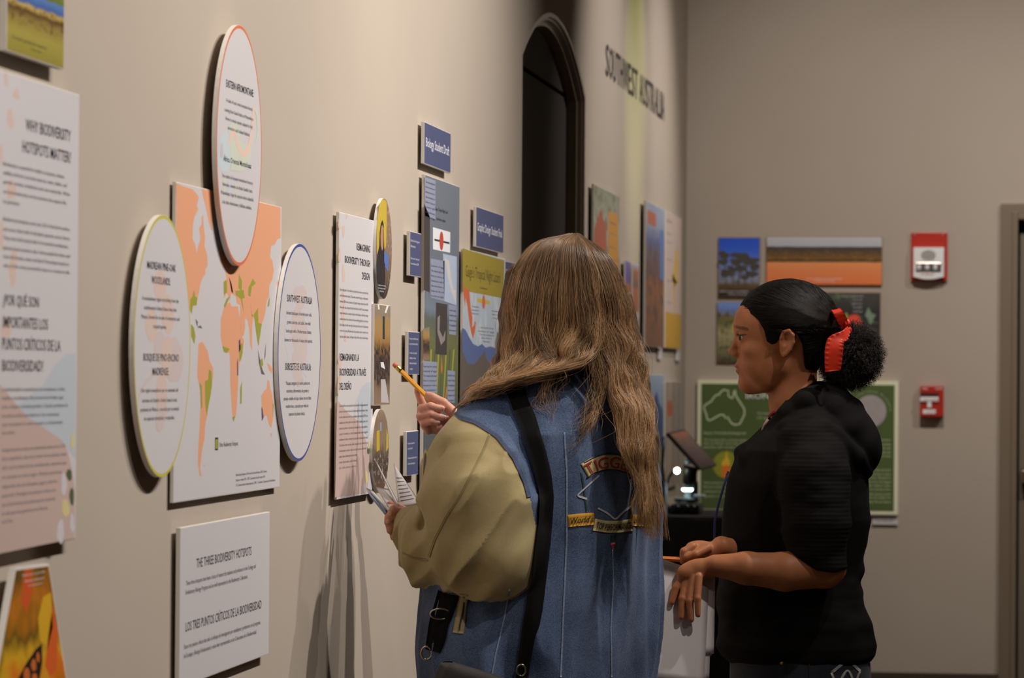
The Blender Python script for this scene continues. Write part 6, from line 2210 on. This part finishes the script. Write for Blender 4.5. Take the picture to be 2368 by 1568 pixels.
M_nail = mat('fingernail', rgb(226, 178, 160), .3)
for (x, y, w_), (rx, ry, rw) in (((1021, 944, 274), (8, 5, 2.5)), ((1025, 964, 273), (8, 5, 2.5)), ((1013, 976, 276), (6.5, 4.2, 2.5)), ((962, 902, 314), (4.5, 7, 3)), ((902, 1188, -18), (5, 6, 2.5)), ((897, 1206, -18), (5, 6, 2.5))):
    b_ = bmesh.new()
    bmesh.ops.create_uvsphere(b_, u_segments=12, v_segments=8, radius=1.0)
    V_ = np.array([v.co[:] for v in b_.verts]) * np.array([rx, ry, rw]) + px(x, y, w_)
    for v, q in zip(b_.verts, G2.world(V_)):
        v.co = q
    nl = link_bm('fingernail', b_, M_nail, wb, True)

# trousers and shoes below the frame
leg = []
for s_ in (-1, 1):
    c_ = np.array([1246, 0, 0]) + LD * 95 * s_
    leg += chain([(c_[0], 1760, c_[2]), (c_[0], 2120, c_[2]), (c_[0], fy2 - 95, c_[2])], [112, 76, 54])
jf2 = union([loft([(1560, 1244, 0, 240, 165), (1680, 1246, 0, 225, 165), (1800, 1246, 0, 200, 150)], YW)] + leg, 24)
V, Fq = surf(jf2, (950, 1540, -300), (1560, fy2, 300), 7.0)
mesh_np('trousers', G2.world(V), Fq, cloth_mat('trousers_dark', rgb(36, 38, 46), rgb(50, 52, 60)), woman)
for s_ in (-1, 1):
    c_ = np.array([1246, 0, 0]) + LD * 95 * s_
    t_ = c_ + FD * 70
    sh = union([elp((t_[0], fy2 - 36, t_[2]), (48, 34, 108), RY), elp((c_[0], fy2 - 62, c_[2]), (48, 56, 58), RY)], 20)
    V, Fq = surf(lambda P, sh=sh: np.maximum(sh(P), P[:, 1] - (fy2 - 2)), (t_[0] - 150, fy2 - 160, t_[2] - 190), (t_[0] + 190, fy2 + 4, t_[2] + 150), 7.0)
    mesh_np('shoe', G2.world(V), Fq, MATS['shoe_dark'], woman)

# ---- hair: a dark volume under thousands of strands
def hp(x, y, w):
    return px(x, y, w)


SHEETS = []
ctop = (1326, 546, -10)
# guides: each a px path from the crown; ordered around the head
gl_ = [
    [(1316, 543, 40), (1240, 566, 60), (1192, 630, 40), (1178, 712, 20), (1172, 790, 0), (1150, 850, -40), (1112, 888, -90), (1082, 930, -60)],
    [(1316, 541, 20), (1232, 566, 0), (1186, 640, -30), (1172, 730, -50), (1166, 800, -70), (1146, 852, -110), (1112, 884, -150), (1086, 926, -140)],
    [(1320, 541, 0), (1240, 568, -50), (1196, 650, -80), (1182, 740, -95), (1180, 810, -110), (1160, 856, -140), (1122, 882, -175), (1092, 912, -170)],
    [(1322, 541, -20), (1262, 566, -85), (1228, 660, -115), (1216, 750, -125), (1214, 815, -135), (1190, 856, -160), (1138, 880, -190), (1098, 906, -184)],
    [(1326, 541, -30), (1290, 568, -105), (1272, 660, -128), (1262, 750, -135), (1256, 815, -145), (1224, 855, -170), (1150, 880, -196), (1100, 900, -190)],
    [(1330, 541, -30), (1322, 570, -112), (1322, 660, -134), (1320, 750, -140), (1306, 815, -150), (1260, 852, -176), (1168, 878, -200), (1108, 898, -194)],
    [(1334, 541, -30), (1348, 572, -110), (1366, 660, -130), (1376, 745, -136), (1368, 805, -148), (1310, 845, -176), (1196, 874, -204), (1116, 896, -198)],
    [(1336, 542, -28), (1364, 576, -102), (1390, 660, -122), (1402, 740, -128), (1392, 805, -142), (1340, 838, -172), (1220, 866, -206), (1126, 890, -200)],
]
SHEETS.append((gl_, 6500, 1.1))
gr_ = [
    [(1330, 541, -30), (1340, 575, -110), (1362, 660, -128), (1388, 750, -126), (1406, 840, -130), (1426, 930, -160), (1452, 1040, -176), (1474, 1120, -186)],
    [(1334, 541, -28), (1362, 578, -104), (1392, 662, -118), (1412, 750, -114), (1428, 850, -122), (1452, 960, -160), (1472, 1090, -180), (1486, 1200, -186)],
    [(1338, 542, -24), (1384, 584, -88), (1420, 670, -94), (1438, 760, -92), (1448, 860, -108), (1470, 980, -152), (1486, 1110, -176), (1498, 1226, -180)],
    [(1340, 543, -16), (1400, 590, -66), (1436, 680, -68), (1456, 770, -66), (1468, 870, -88), (1482, 990, -138), (1490, 1120, -164), (1506, 1240, -168)],
    [(1340, 544, -6), (1408, 596, -40), (1444, 686, -38), (1464, 780, -40), (1482, 880, -66), (1500, 1000, -118), (1508, 1130, -148), (1526, 1250, -150)],
    [(1340, 545, 6), (1410, 600, -6), (1446, 690, 0), (1468, 790, -6), (1490, 890, -40), (1512, 1010, -96), (1520, 1130, -126), (1540, 1246, -128)],
]
SHEETS.append((gr_, 5600, 1.4))
wisp = [
    [(1330, 700, -140), (1352, 790, -150), (1372, 870, -158), (1360, 930, -170), (1330, 966, -182), (1296, 976, -186)],
    [(1370, 700, -134), (1384, 800, -146), (1396, 900, -152), (1380, 960, -172), (1350, 1000, -184), (1338, 1060, -188)],
]
SHEETS.append((wisp, 110, 3.2))
wisp2 = [
    [(1270, 700, -140), (1280, 770, -150), (1300, 830, -158), (1310, 870, -168), (1302, 930, -176), (1308, 990, -184)],
    [(1230, 720, -132), (1236, 790, -144), (1270, 850, -160), (1250, 900, -170), (1240, 940, -178), (1262, 990, -186)],
]
SHEETS.append((wisp2, 70, 3.2))
arch_w = [
    [(1290, 720, -140), (1300, 790, -150), (1312, 840, -166), (1240, 872, -190), (1150, 890, -198), (1086, 946, -150)],
    [(1200, 780, -128), (1180, 840, -140), (1140, 880, -160), (1100, 910, -160), (1076, 950, -140), (1064, 990, -120)],
]
SHEETS.append((arch_w, 130, 2.4))

hv = [elp((1310, 668, 0), (117, 124, 120))]
for gs, wdt in ((gl_, 20), (gr_, 18)):
    for gq in gs:
        cc = [(p[0], p[1], p[2] + 36) for p in gq[2:]]
        hv += chain(cc, [wdt + 4, wdt + 4, wdt, wdt * .6, wdt * .4, wdt * .2][:len(cc)] if gs is gl_ else [wdt + 4, wdt + 2, wdt, wdt * .8, wdt * .6, wdt * .25][:len(cc)])
hvf = union(hv, 12)
V, Fq = surf(lambda P: hvf(P) + vnoise(P, 16, 60, 16, 3) * 6 + 5, (1040, 530, -260), (1580, 1280, 160), 4.0)
hb = mesh_np('hair', G2.world(V), Fq, mat('hair_brown_mass', rgb(78, 56, 40), .6, var=.3, vscale=90), woman)
rng = np.random.RandomState(5)
K = 30
ALL = []
TONE = []


def jgrad(P):
    e = 2.0
    d = jacket(P)
    g = np.stack([jacket(P + np.eye(3)[k] * e) - d for k in range(3)], 1) / e
    n = np.linalg.norm(g, axis=1)[:, None]
    return d, g / np.maximum(n, 1e-6)


for gs, n, frizz in SHEETS:
    GU = np.array([spline([hp(*p) for p in gq], K) for gq in gs])       # guides x K x 3
    ng = len(GU)
    ncl = max(6, n // 26)
    cl_u = rng.uniform(0, ng - 1, ncl)
    cl_ph = rng.uniform(0, 6.28, (ncl, 2))
    cl_l = rng.uniform(.78, 1.04, ncl)
    cl_d = rng.uniform(-14, 8, ncl)
    cl_tone = rng.rand(ncl)
    cl_wl = rng.uniform(11, 19, ncl)
    tt = np.linspace(0, 1, K)[None, :, None]

    def guide(u):
        i = np.clip(u.astype(int), 0, ng - 2)
        f = (u - i)[:, None, None]
        return GU[i] * (1 - f) + GU[i + 1] * f
    ci = rng.randint(0, ncl, n)
    su = np.clip(cl_u[ci] + rng.normal(0, .16, n), 0, ng - 1.001)
    P = guide(su)
    PC = guide(np.clip(cl_u[ci], 0, ng - 1.001))
    cw = .62 * np.clip((tt - .25) / .5, 0, 1)
    P = P * (1 - cw) + PC * cw
    # waves shared by a clump, over a slow wander shared by neighbours
    amp = np.clip((tt - .22) / .45, 0, 1) * 8
    P[:, :, 0:1] += amp * np.sin(cl_ph[ci, 0][:, None, None] + tt * cl_wl[ci][:, None, None])
    P[:, :, 2:3] += amp * .7 * np.cos(cl_ph[ci, 1][:, None, None] + tt * cl_wl[ci][:, None, None]) + cl_d[ci][:, None, None] * np.clip(tt * 3, 0, 1)
    fl = P.reshape(-1, 3)
    ta = np.repeat(np.clip((tt - .15) / .4, 0, 1), n, 0).reshape(-1)
    fl = fl + np.stack([(vnoise(fl, 42, 46, 42, 31) * 34 + vnoise(fl, 16, 22, 16, 33) * 12) * ta, vnoise(fl, 50, seed=35) * 10 * ta, (vnoise(fl, 42, 46, 42, 37) * 26) * ta], 1)
    P = fl.reshape(n, K, 3)
    # loose hairs
    j = rng.normal(0, 1, (n, 5, 3))
    jit = np.array([[np.interp(np.linspace(0, 4, K), np.arange(5), j[q, :, k]) for k in range(3)] for q in range(n)]).transpose(0, 2, 1)
    loose = np.where(rng.rand(n) < .08, 3.0, 1.0)[:, None, None]
    P = P + jit * 2.3 * frizz * loose * np.clip(tt * 2.2, .12, 1)
    # random length
    ln_ = cl_l[ci] * rng.uniform(.86, 1.0, n)
    idx = np.linspace(0, 1, K)[None] * (K - 1) * np.minimum(ln_, 1)[:, None]
    i0 = np.clip(idx.astype(int), 0, K - 2)
    ff = (idx - i0)[:, :, None]
    rr_ = np.arange(n)[:, None]
    P = P[rr_, i0] * (1 - ff) + P[rr_, i0 + 1] * ff
    Q = P.reshape(-1, 3)
    for _ in range(2):
        m = Q[:, 1] > 820
        d, g = jgrad(Q[m])
        push = np.clip(4.0 + rng.rand(m.sum()) * 5 - d, 0, 60)
        Q[m] = Q[m] + g * push[:, None]
    ALL.append(G2.world(Q).reshape(n, K, 3))
    TONE.append(np.clip(cl_tone[ci] + rng.normal(0, .12, n), 0, 1))
M_hairs = hair_mat('hair_brown_strand', rgb(110, 85, 64), rgb(180, 143, 102), .34, .3, True)
strands('hair_strands', np.concatenate(ALL), .00026, .00014, M_hairs, hb, np.concatenate(TONE))

# ---- bag
bagroot = empty('shoulder_bag', G2.pt(1100, 1790, -270), 'dark grey shoulder bag on a black strap with metal rings, worn over the denim jacket', 'bag')
cbx = px(1108, 1668, -312)
Rb = rotm('Z', 20) @ rotm('Y', -22)


def bagf(P):
    q = (P - cbx) @ Rb
    b_ = np.array([128, 108, 38]) - 18
    d = np.abs(q) - b_
    return np.linalg.norm(np.maximum(d, 0), axis=1) + np.minimum(d.max(1), 0) - 18 + vnoise(P, 60, seed=4) * 5


V, Fq = surf(bagf, (930, 1500, -440), (1300, 1830, -130), 5.0)
mesh_np('bag_body', G2.world(V), Fq, cloth_mat('bag_canvas', rgb(40, 38, 38), rgb(58, 55, 53), 700, .8, .4), bagroot)
st = ribbon_on(sfj, G2, 'strap', [(1166, 872), (1192, 912), (1220, 975), (1241, 1040), (1254, 1100), (1260, 1150), (1257, 1210), (1249, 1270), (1242, 1340), (1233, 1410), (1222, 1465), (1211, 1530), (1206, 1568)],
               [38, 40, 40, 38, 36, 35, 35, 34, 34, 34, 33, 30, 28], M_strap, bagroot, 5.5, 1.5, 6)
st2 = ribbon_on(sfj, G2, 'strap', [(1040, 1372), (1030, 1405), (1018, 1440), (1011, 1480), (1003, 1506)], [48, 46, 44, 42, 34], M_strap, bagroot, 3.5, .5, 6)
M_ring = mat('ring_silver', rgb(196, 186, 168), .25, 1)


def ring_at(x, y, rx, ry, rad, nm, parent, lift=10):
    p, n = sfj.hit(x, y, lift)
    if p is None:
        return
    pts = []
    for k in range(25):
        t = 2 * math.pi * k / 24
        pts.append(Vector(G2.world([p + np.array([math.cos(t) * rx, math.sin(t) * ry, math.sin(t) * 3])])[0]))
    link_bm(nm, tube_bm(pts, rad * G2.s, 8, cap=False), M_ring, parent, True)


ring_at(1024, 1420, 23, 12, 2.4, 'slider_buckle', st2)
ring_at(996, 1510, 12, 15, 2.6, 'ring', st2)
ring_at(1204, 1548, 10, 13, 2.4, 'ring', st)

# ---- pencil and booklet in the hands
pencil('pencil', 'yellow pencil with a pink eraser raised towards the draft board', (910, 841, 322), (1010, 940, 300),
       (mat('pencil_yellow', rgb(238, 164, 36), .35), MATS['pencil_wood'], MATS['ferrule_gold'], MATS['eraser_pink']), G2, 6.0)
bk = empty('booklet', G2.pt(912, 1190, 20), 'open white booklet with fanned pages held in the left hand', 'booklet')
M_cover = mat('cover_blue', rgb(120, 132, 150), .5)
M_pgy = mat('page_yellow_edge', rgb(220, 190, 110), .6)
kb = lambda x, y, w_: (840 + x / 3.135, 800 + y / 3.135, w_)
sheet('cover', [kb(60, 1105, -2), kb(18, 1036, 40), kb(196, 1210, 22), kb(168, 1240, 0)], M_cover, bk, G2, 0, 8, 1.5)
sheet('page', [kb(14, 1026, 46), kb(70, 1048, 44), kb(206, 1196, 8), kb(190, 1212, 6)], M_paper, bk, G2, -3, 8)
sheet('page', [kb(86, 1018, 74), kb(180, 1036, 82), kb(258, 1166, 26), kb(198, 1198, 10)], M_paper, bk, G2, -5, 8)
sheet('page', [kb(84, 826, 100), kb(100, 842, 96), kb(262, 1160, 24), kb(240, 1164, 26)], M_paper, bk, G2, -4, 10)
sheet('page', [kb(86, 828, 102), kb(106, 852, 104), kb(268, 1158, 34), kb(254, 1160, 32)], M_cover, bk, G2, -4, 10)
sheet('page', [kb(85, 827, 101), kb(96, 838, 101), kb(258, 1160, 30), kb(246, 1162, 28)], M_pgy, bk, G2, -5, 10)
pg = sheet('printed_page', [kb(220, 846, 112), kb(232, 866, 118), kb(420, 1146, 50), kb(258, 1180, 30)], M_paper, bk, G2, -6, 12)
ln_pts = []
for i in range(7):
    v0 = .32 + i * .085
    ln_pts.append(v0)
    a_, b_2, c_2, d_2 = kb(220, 846, 112), kb(232, 866, 118), kb(420, 1146, 50), kb(258, 1180, 30)
    A = [np.array(px(*q)) for q in (a_, b_2, c_2, d_2)]
    row = []
    for u in np.linspace(.14, .84, 6):
        for dv in (0, .018):
            v = v0 + dv
            p = A[0] * (1 - u) * (1 - v) + A[1] * u * (1 - v) + A[2] * u * v + A[3] * (1 - u) * v
            p = p + np.array([0, 0, -6 * math.sin(math.pi * u) - .8])
            row.append(p)
    fs = [(k * 2, k * 2 + 1, k * 2 + 3, k * 2 + 2) for k in range(5)]
    link_mesh('print_line', G2.world(np.array(row)), fs, M_inkgrey, pg)

flush_texts()
